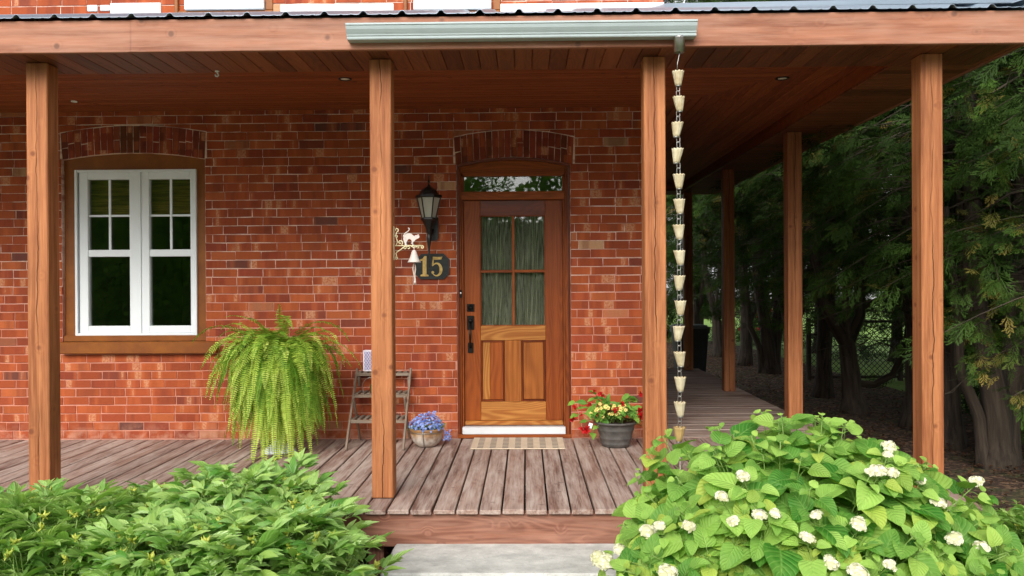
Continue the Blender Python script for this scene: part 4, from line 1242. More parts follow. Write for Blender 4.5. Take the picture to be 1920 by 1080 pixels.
def rv(z=None):
    a = rng.uniform(0, 2 * math.pi); z = rng.uniform(-1, 1) if z is None else z
    k = math.sqrt(max(0, 1 - z * z)); return Vector((k * math.cos(a), k * math.sin(a), z))
def floret(mb, c, nrm, r_, k=5, mat=0, rnd=None, eye=None):
    nrm = Vector(nrm).normalized(); u = nrm.cross(Vector((.2, .4, .9))).normalized(); v = nrm.cross(u)
    rnd = rnd or (rng.random(), rng.random(), .5); a0 = rng.uniform(0, 6)
    vs = [Vector(c)]; fs = []
    for i in range(k):
        a = a0 + i * 2 * math.pi / k; w_ = .46 * 2 * math.pi / k
        b = len(vs)
        for (da, rr) in ((-w_, .62), (-w_ * .5, .98), (w_ * .5, .98), (w_, .62)):
            vs.append(Vector(c) + (u * math.cos(a + da) + v * math.sin(a + da)) * r_ * rr + nrm * r_ * .22 * rr)
        fs.append((0, b, b + 1, b + 2, b + 3))
    mb.face_set(vs, fs, [(.5, .5, 0)] * len(vs), rnd, mat)
    if eye is not None:
        vs = [Vector(c) + nrm * r_ * .1 + (u * math.cos(a) + v * math.sin(a)) * r_ * .28 for a in [i * math.pi / 3 for i in range(6)]]
        mb.face_set(vs, [tuple(range(6))], None, (.5, .5, .5), eye)

# glazed bowl with lobelia
c = atz(797, 842, 0); c = Vector((c.x, c.y + .12, .002))
rb = 30 / 206
pot = empty('lobelia_pot', tuple(c)); tag(pot, 'glazed cream and brown bowl of small blue flowers on the deck between shelf and door', 'flower pot')
kz = .165
mb = MB(); mb.lathe([(.0001, 0), (.06, 0), (.075, .005), (.105, .03), (.13, .065), (.140, .10), (.143, .125), (.136, .135), (.148, .150), (.150, kz), (.141, kz), (.135, .13), (.0001, .128)], (0, 0, 0), 40)
mb.v = [tuple(Vector(p) + c) for p in mb.v]; bowl = mb.build('bowl', M['glaze'], pot)
mb = MB(); mb.lathe([(.0001, .140), (.139, .140)], tuple(c), 24); mb.build('soil', M['soil'], pot)
mb = MB()
for i in range(260):
    d_ = rv(rng.uniform(.05, 1)); b = c + Vector((d_.x * .10, d_.y * .10, .14 + rng.uniform(0, .03)))
    leaf(mb, b + d_ * rng.uniform(0, .07), d_ + Vector((0, 0, .2)), rv(), rng.uniform(.02, .04), .008, 2, 1, rnd=(rng.random(), rng.random(), 0))
mb.build('foliage', M['begonia'], pot)
mb = MB()
for i in range(420):
    d_ = rv(rng.uniform(-.1, 1)); r__ = rng.uniform(.75, 1.08)
    p = c + Vector((d_.x * .145 * r__, d_.y * .145 * r__, .155 + max(d_.z, -.2) * .12 * r__ + .01 * rng.random()))
    floret(mb, p, d_ + Vector((0, -.5, .3)), rng.uniform(.008, .013), 5)
for i in range(34):
    p = c + Vector((.155 + rng.uniform(0, .06), rng.uniform(-.06, .04), .145 - rng.uniform(0, .09))); floret(mb, p, (.6, -.7, .2), .010, 5)
for i in range(14):
    p = c + Vector((rng.uniform(-.02, .08), rng.uniform(-.05, .05), .27 + rng.uniform(0, .035))); floret(mb, p, (0, -.7, .5), .010, 5)
mb.build('flowers', M['lobelia'], pot)
mb = MB()
for a in (-95, 25, 145):
    ca, sa = math.cos(R(a)), math.sin(R(a)); pts = [(.153, .165), (.155, .12), (.142, .07), (.115, .022), (.10, -.001)]
    mb.tube([c + Vector((ca * r__, sa * r__, z)) for r__, z in pts], .0035, 6)
    mb.tube([c + Vector((ca * .10, sa * .10, .002)), c + Vector((ca * .122, sa * .122, .003))], .004, 6)
mb.tube([c + Vector((.153 * math.cos(k * math.pi / 16), .153 * math.sin(k * math.pi / 16), .135)) for k in range(32)], .003, 6, closed=True)
mb.build('wire_stand', M['steel'], pot)

# grey planter with begonias
c = atz(1157, 841.5, 0); c = Vector((c.x, c.y + .12, .002))
pl_ = empty('begonia_planter', tuple(c)); tag(pl_, 'ribbed pewter grey planter of red begonias and small yellow flowers right of the door', 'flower pot')
hp = at(1157, 789, c.y).z - .0
r0, r1 = .118, .178
def rr(t): return r0 + (r1 - r0) * t
prof = [(.0001, 0), (r0 - .01, 0), (r0, .006)]
for t in (.08, .12, .15, .18, .3, .34, .37, .40, .6, .66, .69, .72, .86):
    bump_ = .004 if t in (.12, .15, .34, .37, .66, .69) else 0
    prof.append((rr(t) + bump_, hp * t))
prof += [(r1 * .985, hp * .9), (r1 + .012, hp * .92), (r1 + .016, hp * .96), (r1 + .012, hp), (r1 - .002, hp), (r1 - .012, hp * .9), (.0001, hp * .9)]
mb = MB(); mb.lathe(prof, tuple(c), 56); mb.build('pot', M['pewter'], pl_)
mb = MB(); mb.lathe([(.0001, hp * .93), (r1 - .012, hp * .93)], tuple(c), 24); mb.build('soil', M['soil'], pl_)
mbl = MB(); mbs = MB(); mbf = MB()
ov = lambda t: math.sin(math.pi * min(1, t * .97 + .03) ** .62) if t < 1 else 0.02
def beg(tip, nl=5):
    b = c + Vector((rng.uniform(-.07, .07), rng.uniform(-.07, .05), hp * .93)); tip = Vector(tip)
    mid = (b + tip) / 2 + Vector((0, 0, .07)); pts = [b, b * .6 + mid * .4 + Vector((0, 0, .04)), mid, tip]
    mbs.tube(pts, [.005, .005, .004, .003], 5)
    for i in range(nl):
        t = .35 + .65 * i / max(1, nl - 1); k = t * 3; j = min(2, int(k)); p = pts[j].lerp(pts[j + 1], k - j)
        d_ = (rv() + Vector((0, -.5, 0)) + (tip - b).normalized() * .7); d_.z = d_.z * .4 - .15
        leaf(mbl, p, d_, Vector((0, -.6, 1)) + rv() * .4, rng.uniform(.07, .115), rng.uniform(.045, .065), 5, 1, .25, .7, ov, (rng.random(), rng.random(), 0), .04)
def Pp(px, py, dy=0.0): return at(px, py, c.y + dy)
for (px, py, dy) in ((1108, 735, .02), (1128, 742, -.03), (1090, 765, 0), (1082, 778, -.08), (1100, 790, -.1), (1115, 770, -.1), (1078, 755, -.02), (1110, 812, -.12), (1140, 760, -.05), (1120, 748, .05),
                     (1180, 740, 0), (1195, 750, .03), (1188, 765, -.06), (1200, 768, -.02), (1172, 758, -.08), (1205, 785, -.05), (1160, 765, -.1), (1150, 775, .02), (1165, 752, .04), (1190, 780, -.1)):
    beg(Pp(px, py, dy))
def begflower(px, py, dy, r__):
    p = Pp(px, py, dy)
    mbf = MB()
    for k in range(9):
        d_ = (rv() + Vector((0, -1.0, 0))).normalized(); leaf(mbf, p + d_ * r__ * .1, d_, rv(), r__ * rng.uniform(.8, 1.2), r__ * .8, 3, 1, .3, .8, rnd=(rng.random(), 0, 0), mat=0)
    mbf.build('red_flower', M['red'], pl_)
for (px, py, r__) in ((1126, 741, .04), (1076, 764, .03), (1076, 787, .045), (1094, 804, .05), (1099, 806, .045), (1104, 757, .03), (1166, 757, .03), (1199, 739, .035), (1203, 772, .06), (1205, 782, .06), (1115, 733, .025), (1152, 770, .03), (1090, 777, .02), (1158, 766, .02)): begflower(px, py, -.13, r__)
mbl.build('foliage', M['begonia'], pl_); mbs.build('stems', M['stem'], pl_)
for i in range(26):
    mb = MB(); px, py = rng.uniform(1108, 1180), rng.uniform(760, 778); floret(mb, Pp(px, py + rng.uniform(-4, 4), -.12 + rng.uniform(-.04, .04)), (rng.uniform(-.4, .4), -1, rng.uniform(0, .6)), rng.uniform(.016, .021), 5, eye=1)
    mb.build('yellow_flower', [M['yellow'], M['gold_eye']], pl_)
mb = MB()
for i in range(330):
    px = rng.uniform(1112, 1206); p = Pp(px, rng.uniform(776, 788) + (14 if px > 1192 else 0) * rng.random(), rng.uniform(-.17, -.02)); leaf(mb, p, rv() + Vector((0, -.4, .2)), rv(), .028, .006, 2, 1, rnd=(rng.random(), 0, 0))
mb.build('fine_foliage', M['cedar'], pl_)
mb = MB(); p = Pp(1107, 798, -.14); mb.box((-.017, -.001, -.022), (.017, .001, .022), .0005, M=Matrix.Translation(p) @ Matrix.Rotation(R(18), 4, 'Y')); mb.build('plant_tag', M['vinyl'], pl_)

# ================================================================== boston fern on a white pedestal
fc = at(516, 640, -.62); fz = at(524, 648, -.62).z
ped = empty('plant_pedestal', (fc.x + .03, -.62, 0)); tag(ped, 'white pedestal plant stand hidden under the trailing fern', 'plant stand')
px_ = fc.x + .03
mb = MB(); mb.lathe([(.0001, 0), (.14, 0), (.145, .01), (.12, .03), (.09, .05), (.06, .08), (.035, .10)], (px_, -.62, .002), 32); mb.build('base', M['vinyl'], ped)
mb = MB()
for a in range(3):
    x_, y_ = px_ + .055 * math.cos(R(a * 120 + 190)), -.62 + .055 * math.sin(R(a * 120 + 190)); mb.tube([(x_, y_, .06), (x_, y_, fz - .22)], .011, 10)
mb.build('column', M['vinyl'], ped)
mb = MB(); mb.lathe([(.0001, fz - .22), (.13, fz - .22), (.135, fz - .20), (.0001, fz - .20)], (px_, -.62, 0), 32); mb.build('top_plate', M['vinyl'], ped)
fern = empty('boston_fern', (px_, -.62, fz - .2)); tag(fern, 'large yellow green fern with long trailing fronds on the pedestal beside the window', 'fern')
mb = MB(); mb.lathe([(.0001, 0), (.10, 0), (.14, .17), (.15, .18), (.14, .18), (.13, .15), (.0001, .15)], (px_, -.62, fz - .197), 32); mb.build('pot', M['pewter'], fern)
def frond(mb, base, az, el, L, grav, wmax, seed, bright):
    p = Vector(base); d = Vector((math.cos(az) * math.cos(el), math.sin(az) * math.cos(el), math.sin(el)))
    ST = .0175; n = int(L / ST); pts = []
    for i in range(n + 1):
        pts.append((p.copy(), d.copy())); t = i / n
        d = (d + Vector((0, 0, -grav)) * (ST / .05) * (.4 + t)).normalized()
        if d.z < -.97: d = Vector((d.x + .05 * math.cos(az), d.y + .05 * math.sin(az), d.z)).normalized()
        d = (d + .07 * Vector((mnoise.noise(Vector((seed, t * 3, 0))), mnoise.noise(Vector((seed, t * 3, 7))), 0))).normalized()
        q = p + d * ST
        if q.z < .012: q.z = .012 + rng.uniform(0, .006); d = Vector((d.x + math.cos(az) * .4, d.y - .3, 0)).normalized()
        if q.y > -.03: q.y = -.03 - rng.uniform(0, .01); d.y = min(d.y, 0)
        p = q
    mb.tube([a for a, b in pts[::3]] + [pts[-1][0]], .0019, 4, mat=0, rnd=(.15, .2, 0))
    tw = rng.uniform(-.6, .6)
    out = Vector((math.cos(az + tw), math.sin(az + tw), 0.0)); sd_ = Vector((-out.y, out.x, 0))
    for i, (a, b) in enumerate(pts):
        t = i / n
        if t < .05: continue
        w_ = wmax * min(1, (t - .02) / .16) * min(1, (1.03 - t) / .42) ** .8
        s_ = (sd_ - b * sd_.dot(b)).normalized(); up = s_.cross(b)
        for sg in (-1, 1):
            hw = .0062
            tip = a + s_ * sg * w_ * rng.uniform(.88, 1.05) + b * w_ * .22 + up * rng.uniform(-.22, .22) * w_ + Vector((0, 0, -w_ * .10)); m1 = a.lerp(tip, .55)
            fl_ = up * rng.uniform(-.003, .003)
            vs = [a - b * hw * .5, a + b * hw * .8, m1 + b * hw * .75 + fl_, tip, m1 - b * hw * .75 - fl_]
            r_ = min(1, max(0, bright + .35 * t - .12 + rng.uniform(-.2, .2)))
            mb.face_set(vs, [(0, 4, 2, 1), (4, 3, 2)], [(t, 0, 0)] * 5, (r_, .92 if t > .75 and bright > .5 else .3, 0))
mb = MB(); fb = Vector((px_, -.62, fz - .03))
for i in range(360):
    az = rng.uniform(0, 2 * math.pi)
    if math.sin(az) > .2 and rng.random() < .7: az = -az
    kind = rng.random()
    if kind < .40: el, L, g_ = R(rng.uniform(20, 60)), rng.uniform(.40, .72), rng.uniform(.18, .40)
    elif kind < .75: el, L, g_ = R(rng.uniform(10, 60)), rng.uniform(.45, .85), rng.uniform(.4, .9)
    else: el, L, g_ = R(rng.uniform(0, 55)), rng.uniform(.6, .92), rng.uniform(.7, 1.5)
    b = fb + Vector((math.cos(az) * rng.uniform(0, .20), math.sin(az) * rng.uniform(0, .14), rng.uniform(-.10, .03)))
    frond(mb, b, az, el, L, g_, rng.uniform(.044, .062), i * 1.7, rng.choice([.0, .1, .35, .6, .8, .9]))
for (az, el, L, g_) in ((R(-62), 60, .50, .10), (R(-45), 62, .46, .10), (R(-150), 50, .58, .14), (R(-170), 35, .66, .15), (R(-160), 20, .70, .14), (R(-110), 62, .42, .22), (R(-140), 62, .45, .2), (R(-75), 40, 1.2, .5), (R(-85), 35, 1.22, .5), (R(-60), 35, 1.22, .45), (R(-35), 35, 1.1, .35), (R(-120), 40, 1.0, .5), (R(-95), 30, 1.2, .9), (R(-70), 25, 1.22, 1.0), (R(-110), 30, 1.15, .9), (R(-80), 20, 1.25, 1.3), (R(-50), 30, 1.2, .8), (R(-100), 10, 1.15, 1.4), (R(-65), 35, 1.25, .7), (R(-40), 25, 1.1, .7), (R(-90), 35, 1.3, .8)):
    frond(mb, fb, az, R(el), L, g_, .05, az * 7, .9)
mb.build('fronds', M['fern'], fern)

# ================================================================== stone step
mb = MB(); sx0, sx1 = -.843, .80; sy0 = -3.03; zt_ = -.226
nx, ny = 60, 20; vs = []; fs = []
def stp(x, y, z, e=0): return (x + .006 * mnoise.noise(Vector((x * 7, y * 7, z * 7 + 4))), y + .008 * mnoise.noise(Vector((x * 9 + 3, y * 9, z * 9))), z + .004 * mnoise.noise(Vector((x * 6, y * 6, z * 6 + 9))))
mb.box((sx0, sy0, GZ - .05), (sx1, FY + .02, zt_), .012)
v0 = list(mb.v)
bm = bmesh.new(); bvs = [bm.verts.new(v) for v in mb.v]
for f in mb.f: bm.faces.new([bvs[i] for i in f])
bmesh.ops.subdivide_edges(bm, edges=bm.edges[:], cuts=9, use_grid_fill=True)
bm.verts.index_update(); vs = []
for v in bm.verts:
    x, y, z = v.co; k = 0.012 if y < sy0 + .012 and z < zt_ - .012 else 0.003
    vs.append((x + .004 * mnoise.noise(Vector((x * 8, y * 8, z * 8 + 4))), y + k * mnoise.noise(Vector((x * 14 + 3, y * 9, z * 20))), z + .003 * mnoise.noise(Vector((x * 6, y * 6, 9)))))
fs = [[v.index for v in f.verts] for f in bm.faces]; bm.free()
mb = MB(); mb.face_set(vs, fs, smooth=False)
st = mb.build('stone_step', M['stone'], None, ((sx0 + sx1) / 2, sy0, GZ)); tag(st, 'rough grey stone slab step in front of the deck below the door', 'step')

# ================================================================== hydrangea
def heart(t):
    return max(0.02, (1 - t ** 1.9) ** .75 * min(1, (t + .10) / .30) ** .55) * (1.0)
def lance(t): return max(.02, math.sin(math.pi * min(1, .05 + .95 * t) ** .78) ** 1.0)
BL_ = [((1.34, -3.42, .0), (.88, .70, .74)), ((2.08, -3.42, -.33), (.62, .6, .60)), ((.80, -3.80, -.22), (.46, .42, .42)), ((1.6, -3.92, -.28), (1.0, .5, .52))]
def inside(p, k=1.0):
    return any(sum(((p[i] - c[i]) / (r[i] * k)) ** 2 for i in range(3)) < 1 for c, r in BL_)
def surf(px, py, k=.97):
    d = ray(px, py); o = Vector((0, CAMY, EYE)); best = None
    t = 2.5
    while t < 6:
        p = o + d * t
        if inside(p, k): return p
        t += .02
    return None
hyd = empty('hydrangea_bush', (1.4, -3.4, GZ)); tag(hyd, 'large light green leafy shrub with cream white flower heads in front of the third post', 'shrub')
mbl = MB(); mbs = MB()
def hleaf(p, d, size, bright=None):
    leaf(mbl, p, d, Vector((0, -.55, 1)) + rv() * .35, size, size * rng.uniform(.78, 1.0), 8, 3, rng.uniform(.08, .3), rng.uniform(.3, 1.1), heart,
         (rng.random() if bright is None else bright, rng.random(), rng.random()), .022)
def hstem(base, tip, head=False, young=True):
    base = Vector(base); tip = Vector(tip)
    mid = base.lerp(tip, .5) + Vector(((tip.x - base.x) * -.12, (tip.y - base.y) * -.12, .08))
    pts = []
    for i in range(11):
        t = i / 10; pts.append(base * (1 - t) ** 2 + mid * 2 * t * (1 - t) + tip * t * t)
    mbs.tube(pts, [.006 - .0032 * i / 10 for i in range(11)], 5)
    L = sum((pts[i + 1] - pts[i]).length for i in range(10)); a0 = rng.uniform(0, 3.14)
    s_ = L - (.05 if head else .012); k = 0; size = .045 if not head else .085
    while s_ > L * .35 and k < 5:
        t = s_ / L * 10; i = min(9, int(t)); p = pts[i].lerp(pts[i + 1], t - i); ax = (pts[i + 1] - pts[i]).normalized()
        u = ax.cross(Vector((.3, .2, .9))).normalized(); v = ax.cross(u)
        for sg in (0, math.pi):
            a = a0 + sg + rng.uniform(-.25, .25); o_ = (u * math.cos(a) + v * math.sin(a) + ax * .45).normalized()
            pl_ = size * rng.uniform(.35, .6); q = p + o_ * pl_
            mbs.tube([p, p.lerp(q, .5) + Vector((0, 0, .006)), q], .0017, 4)
            hleaf(q, o_ + Vector((0, 0, -.1)), size * rng.uniform(.6, 1.15), min(1, rng.random() ** 1.3 * .75 + (.4 if k == 0 else .12 if k == 1 else 0)))
        s_ -= (.045 if k == 0 else .085); size = min(.185, size + (.065 if k == 0 else .035)); k += 1; a0 += math.pi / 2
def hbase(tip): return (1.45 + (tip[0] - 1.45) * .35 + rng.uniform(-.12, .12), -3.35 + (tip[1] + 3.35) * .3 + rng.uniform(-.1, .1), GZ - .02)
cnt = 0
while cnt < 225:
    c, r = rng.choice(BL_ + BL_[:2]); d = rv()
    if d.z < -.45: continue
    if d.y > .3 and rng.random() < .7: continue
    k = rng.uniform(.86, 1.06) if rng.random() < .75 else rng.uniform(.55, .85)
    p = Vector((c[0] + d.x * r[0] * k, c[1] + d.y * r[1] * k, c[2] + d.z * r[2] * k))
    if p.z < GZ + .12 or (k > .84 and inside(p, .82)) or p.y > FY - .06: continue
    hstem(hbase(p), p); cnt += 1
for (px, py, Y) in ((1243, 818, -3.2), (1215, 850, -3.25), (1190, 935, -3.3), (1345, 800, -3.3), (1428, 772, -3.3), (1530, 782, -3.3), (1460, 790, -3.4), (1742, 868, -3.3), (1850, 925, -3.4), (1880, 985, -3.6), (1905, 1030, -3.8), (1168, 985, -3.5), (1585, 790, -3.3)):
    p = at(px, py, Y); hstem(hbase(p), p)
heads = [(1395, 893, 30), (1352, 930, 30), (1213, 998, 46), (1238, 985, 26), (1128, 1052, 46), (1165, 1032, 30), (1290, 986, 30), (1376, 980, 28), (1424, 967, 30), (1452, 962, 22), (1530, 965, 24), (1608, 982, 40), (1650, 882, 34), (1672, 886, 26), (1632, 886, 22), (1668, 838, 30), (1664, 852, 16), (1725, 900, 20), (1757, 941, 30), (1829, 903, 34), (1785, 1010, 38), (1842, 1024, 30), (1514, 1008, 26), (1562, 1057, 34), (1604, 1072, 44), (1254, 1074, 46), (1666, 1058, 26)]
def flowerhead(p, r_, nrm):
    mb = MB(); nrm = Vector(nrm).normalized(); u = nrm.cross(Vector((.1, .9, .3))).normalized(); v = nrm.cross(u)
    lob = [(rng.uniform(-.5, .5), rng.uniform(-.5, .5), rng.uniform(.45, .7)) for _ in range(4)] + [(0, 0, .7)]
    n = int(70 + r_ * 1600)
    for i in range(n):
        lx_, ly_, lr = rng.choice(lob); d = rv(rng.uniform(-.1, 1)); w_ = (u * (lx_ + d.x * lr) + v * (ly_ + d.y * lr)) + nrm * (d.z * lr * .75)
        floret(mb, Vector(p) + w_ * r_, u * d.x + v * d.y + nrm * (d.z + .3), rng.uniform(.006, .0095), 4, rnd=(rng.random() ** .6, rng.random(), 0))
    for lx_, ly_, lr in lob:
        c_ = Vector(p) + (u * lx_ + v * ly_) * r_; vs = []; fs = []
        for j in range(5):
            for k in range(8):
                a = k * math.pi / 4; e = j * math.pi / 8; vs.append(c_ + (u * math.cos(a) * math.cos(e) + v * math.sin(a) * math.cos(e) + nrm * math.sin(e) * .75) * lr * r_ * .93)
        for j in range(4):
            for k in range(8): fs.append((j * 8 + k, j * 8 + (k + 1) % 8, (j + 1) * 8 + (k + 1) % 8, (j + 1) * 8 + k))
        mb.face_set(vs, fs, None, (.2, .2, 0), smooth=True)
    return mb
for (px, py, w_) in heads:
    p = surf(px, py, 1.04)
    if p is None: p = at(px, py, -3.45)
    Zd = p.y - CAMY; r_ = w_ / 2 / (FPX / Zd) * .98
    hstem(hbase(p), p - Vector((0, 0, r_ * .4)), True)
    flowerhead(p, r_, (rng.uniform(-.3, .3), -.55, 1)).build('flower_head', M['hyd_white'], hyd)
mbl.build('foliage', M['hydrangea'], hyd); mbs.build('stems', M['stem'], hyd)

# ================================================================== peonies
def peony(seed, rx, ry, H, nst, centre):
    global mbl, mbs
    mbl = MB(); mbs = MB(); pods = []
    cx_, cy_ = centre
    def compound(p, d, size):
        d = Vector(d).normalized(); L = size * .55; q = p + d * L + Vector((0, 0, .01))
        mbs.tube([p, q], .0022, 4)
        s_ = d.cross(Vector((0, 0, 1)));
        if s_.length < .1: s_ = Vector((1, 0, 0))
        s_.normalize()
        for (ang, k) in ((0, 1.0), (.75, .85), (-.75, .85)):
            dd = (d * math.cos(ang) + s_ * math.sin(ang)).normalized(); q2 = q + dd * size * (.28 if ang else .38)
            mbs.tube([q, q2], .0015, 4)
            br = rng.random()
            for (a2, k2) in ((0, 1.0), (.55, .82), (-.55, .82)):
                if a2 and rng.random() < .12: continue
                d2 = (dd * math.cos(a2) + dd.cross(Vector((0, 0, 1))).normalized() * math.sin(a2) + Vector((0, 0, rng.uniform(-.25, .2)))).normalized()
                LL = size * k * k2 * rng.uniform(.75, 1.05)
                leaf(mbl, q2, d2, Vector((0, -.5, 1)) + rv() * .4, LL, LL * rng.uniform(.30, .39), 5, 1, rng.uniform(.3, .7), rng.uniform(.0, .75), lance, (min(1, max(0, br * .7 + rng.uniform(-.1, .3))), rng.random(), 0), .02)
    for i in range(nst):
        a = rng.uniform(0, 6.283); r_ = math.sqrt(rng.random())
        tip = Vector((cx_ + math.cos(a) * r_ * rx, cy_ + math.sin(a) * r_ * ry, GZ + H * (1 - .45 * r_ ** 2.6) * rng.uniform(.9, 1.06)))
        base = Vector((cx_ + math.cos(a) * r_ * rx * .35, cy_ + math.sin(a) * r_ * ry * .35, GZ - .02))
        mid = base.lerp(tip, .55) + Vector((0, 0, .06)); pts = [base * (1 - t) ** 2 + mid * 2 * t * (1 - t) + tip * t * t for t in [k / 8 for k in range(9)]]
        mbs.tube(pts, [.0045 - .0018 * k / 8 for k in range(9)], 5)
        ph = rng.uniform(0, 6)
        for k in range(5):
            t = .98 - k * .13 - rng.uniform(0, .04); j = min(7, int(t * 8)); p = pts[j].lerp(pts[j + 1], t * 8 - j)
            az = ph + k * 2.4; d = Vector((math.cos(az), math.sin(az) - .15, rng.uniform(.3, 1.1) if k < 2 else rng.uniform(-.1, .4)))
            compound(p, d, rng.uniform(.13, .17) * (0.85 if k == 0 else 1))
        if rng.random() < .5:
            mbp = MB(); pods.append(mbp); tp = tip + Vector((rng.uniform(-.02, .02), rng.uniform(-.02, .02), rng.uniform(.02, .055))); mbs.tube([tip, tp], .003, 5)
            for k in range(rng.choice([3, 4, 4, 5])):
                d = (rv(rng.uniform(.2, .8)) + Vector((0, 0, .5))).normalized(); mbp.tube([tp, tp + d * .016, tp + d * .030 + Vector((0, 0, -.004)), tp + d * .036 + rv() * .004], [.005, .0075, .004, .0015], 6, rnd=(rng.random(), rng.random(), 0))
            for k in range(5):
                d = rv(rng.uniform(-.4, .3)); leaf(mbp, tp, d, (0, 0, 1), .026, .010, 3, 1, .3, .8, rnd=(rng.random(), rng.random(), 0))
    return mbl, mbs, pods
PG = 'peony clumps in the bed in front of the deck'
pe_specs = [(-2.90, -3.05, 'peony clump at the left edge of the bed beside the foot of the left post'), (-2.15, -3.00, 'peony clump right of the foot of the left post, against the deck'),
            (-1.62, -3.02, 'tallest peony clump against the deck, nearest the stone step'),
            (-2.35, -3.78, 'front peony clump at the left edge of the bed'), (-1.62, -3.85, 'front peony clump in the middle of the bed'), (-1.27, -3.72, 'front peony clump beside the left corner of the stone step')]
protos = []
for i, (x, y, lab) in enumerate(pe_specs):
    if i in (0, 2, 4):
        H = {0: .59, 2: .76, 4: .70}[i]
        a, b, c_ = peony(i, [.60, .56, .56, .56, .56][i], .5, H, 74, (0, 0))
        e = empty('peony_bush', (0, 0, 0)); a.build('foliage', M['peony'], e); b.build('stems', M['stem'], e); [q_.build('seed_pod', M['seedpod'], e) for q_ in c_]; protos.append(e)
    else:
        e = copy_tree(protos[-1]); e.rotation_euler.z = R([0, 130, 0, 210, 0, 75][i])
    e.location = (x, y, 0); tag(e, lab, 'peony', PG)
e = copy_tree(protos[0]); e.location = (3.0, -3.0, -.12); e.scale = (.9, .9, .85); e.rotation_euler.z = 2; tag(e, 'peony clump at the far right edge, beyond the corner of the deck', 'peony', PG)
# low weeds beyond the deck corner
mb = MB()
for i in range(900):
    x, y = rng.uniform(2.95, 4.1), rng.uniform(-3.2, -.6)
    if mnoise.noise(Vector((x * 1.8, y * 1.8, 0))) < -.05 and rng.random() < .85: continue
    for k in range(3): leaf(mb, (x, y, GZ + rng.uniform(0, .05)), rv(rng.uniform(.1, .8)), (0, 0, 1), rng.uniform(.03, .07), .025, 2, 1, rnd=(rng.random() * .5, rng.random(), 0))
w_ = mb.build('ground_cover', M['peony'], None, (3.4, -2, GZ)); tag(w_, 'low green weeds on the soil beyond the deck corner', 'ground cover', kind='stuff')
# dead leaves scattered under the trees
mb = MB()
for i in range(5200):
    x, y = rng.uniform(2.95, 6.5), rng.uniform(-2.6, 14) ; z = GZ + .045
    d = rv(rng.uniform(-.15, .35)); mb_r = (rng.random(), rng.random(), 0)
    leaf(mb, (x, y, z + rng.uniform(0, .02)), d, (0, 0, 1), rng.uniform(.04, .08), .035, 2, 1, .3, .5, rnd=mb_r)
M['deadleaf'] = leaf_mat('dry leaves', (46, 32, 24), (112, 80, 58), rough=.9, trans=.1, spec=.1, tcol=(140, 90, 50))
w_ = mb.build('leaf_litter', M['deadleaf'], None, (4, 4, GZ)); tag(w_, 'dry brown leaves scattered under the cedar row', 'leaf litter', kind='stuff')

# ================================================================== cedar row
def spray_template(sd):
    r = random.Random(sd); V = []; F = []
    def dia(a, b, w_):
        a = Vector(a); b = Vector(b); d = (b - a); s_ = Vector((-d.y, d.x, 0)).normalized() * w_; m_ = a.lerp(b, .6); k = len(V)
        V.extend([a, m_ + s_, b, m_ - s_]); F.append((k, k + 1, k + 2, k + 3))
    dia((0, 0, 0), (1, 0, 0), .016)
    for i in range(6):
        x = .12 + i * .145; L = (.52 * (1 - x) ** .7 + .09)
        for sg in (-1, 1):
            if r.random() < .14: continue
            an = R(r.uniform(26, 44)) * sg; L2 = L * r.uniform(.7, 1.15); x_ = x + .05 * sg
            e = Vector((x_ + L2 * math.cos(an), L2 * math.sin(an), -.14 * L2 + r.uniform(-.04, .04))); a = Vector((x_, 0, 0)); dia(a, e, .020)
            for t in (.3, .55, .78):
                s2 = 1 if r.random() < .5 else -1
                b0 = a.lerp(e, t); a2 = an + s2 * R(r.uniform(26, 42)); l2 = L2 * r.uniform(.22, .38); dia(b0, b0 + Vector((math.cos(a2), math.sin(a2), r.uniform(-.3, .2))) * l2, .017)
    return V, F
SPR = [spray_template(s_) for s_ in range(5)]
def spray(mb, p, d, up, size, rnd):
    d = d.normalized(); s_ = d.cross(up)
    if s_.length < .05: s_ = Vector((1, 0, 0))
    s_.normalize(); n_ = s_.cross(d); bend = rng.uniform(.1, .35)
    SV, SF = rng.choice(SPR)
    vs = [p + d * (v.x * size) + s_ * (v.y * size) + n_ * ((v.z - bend * v.x * v.x) * size) for v in SV]
    mb.face_set(vs, SF, [(0, 0, 0)] * len(vs), rnd)
def crown(hs, H, Rm, nl, face=None, size=(.16, .30), spl=9):
    """limbs with flat sprays; z measured from the ground"""
    mf = MB(); mt = MB()
    for i in range(nl):
        t = rng.random() ** .8; h = hs + (H - hs) * t
        az = rng.uniform(0, 6.283); Rr = Rm * (1 - t) ** .55 * rng.uniform(.7, 1.12) + .25
        b = Vector((.08 * math.cos(az), .08 * math.sin(az), h)); rise = rng.uniform(-.25, .45)
        pts = []
        for k in range(7):
            u = k / 6; pts.append(b + Vector((math.cos(az + .3 * u * math.sin(i)) * Rr * u, math.sin(az + .3 * u * math.sin(i)) * Rr * u, Rr * (rise * u - .45 * u * u + .12 * u ** 4))))
        if h < 6: mt.tube(pts, [.018, .013, .009, .006, .004, .003, .002], 4, wob=.2)
        br = rng.random()
        for k in range(spl):
            u = 1 - .72 * rng.random() ** 1.5; x = u * 6; j = min(5, int(x)); p = pts[j].lerp(pts[j + 1], x - j)
            d = (pts[j + 1] - pts[j]).normalized() + rv() * .75; d.z -= .12; up = Vector((0, 0, 1)) + rv() * .9
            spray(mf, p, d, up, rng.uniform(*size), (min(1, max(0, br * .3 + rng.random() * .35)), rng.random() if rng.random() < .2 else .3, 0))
    return mf, mt
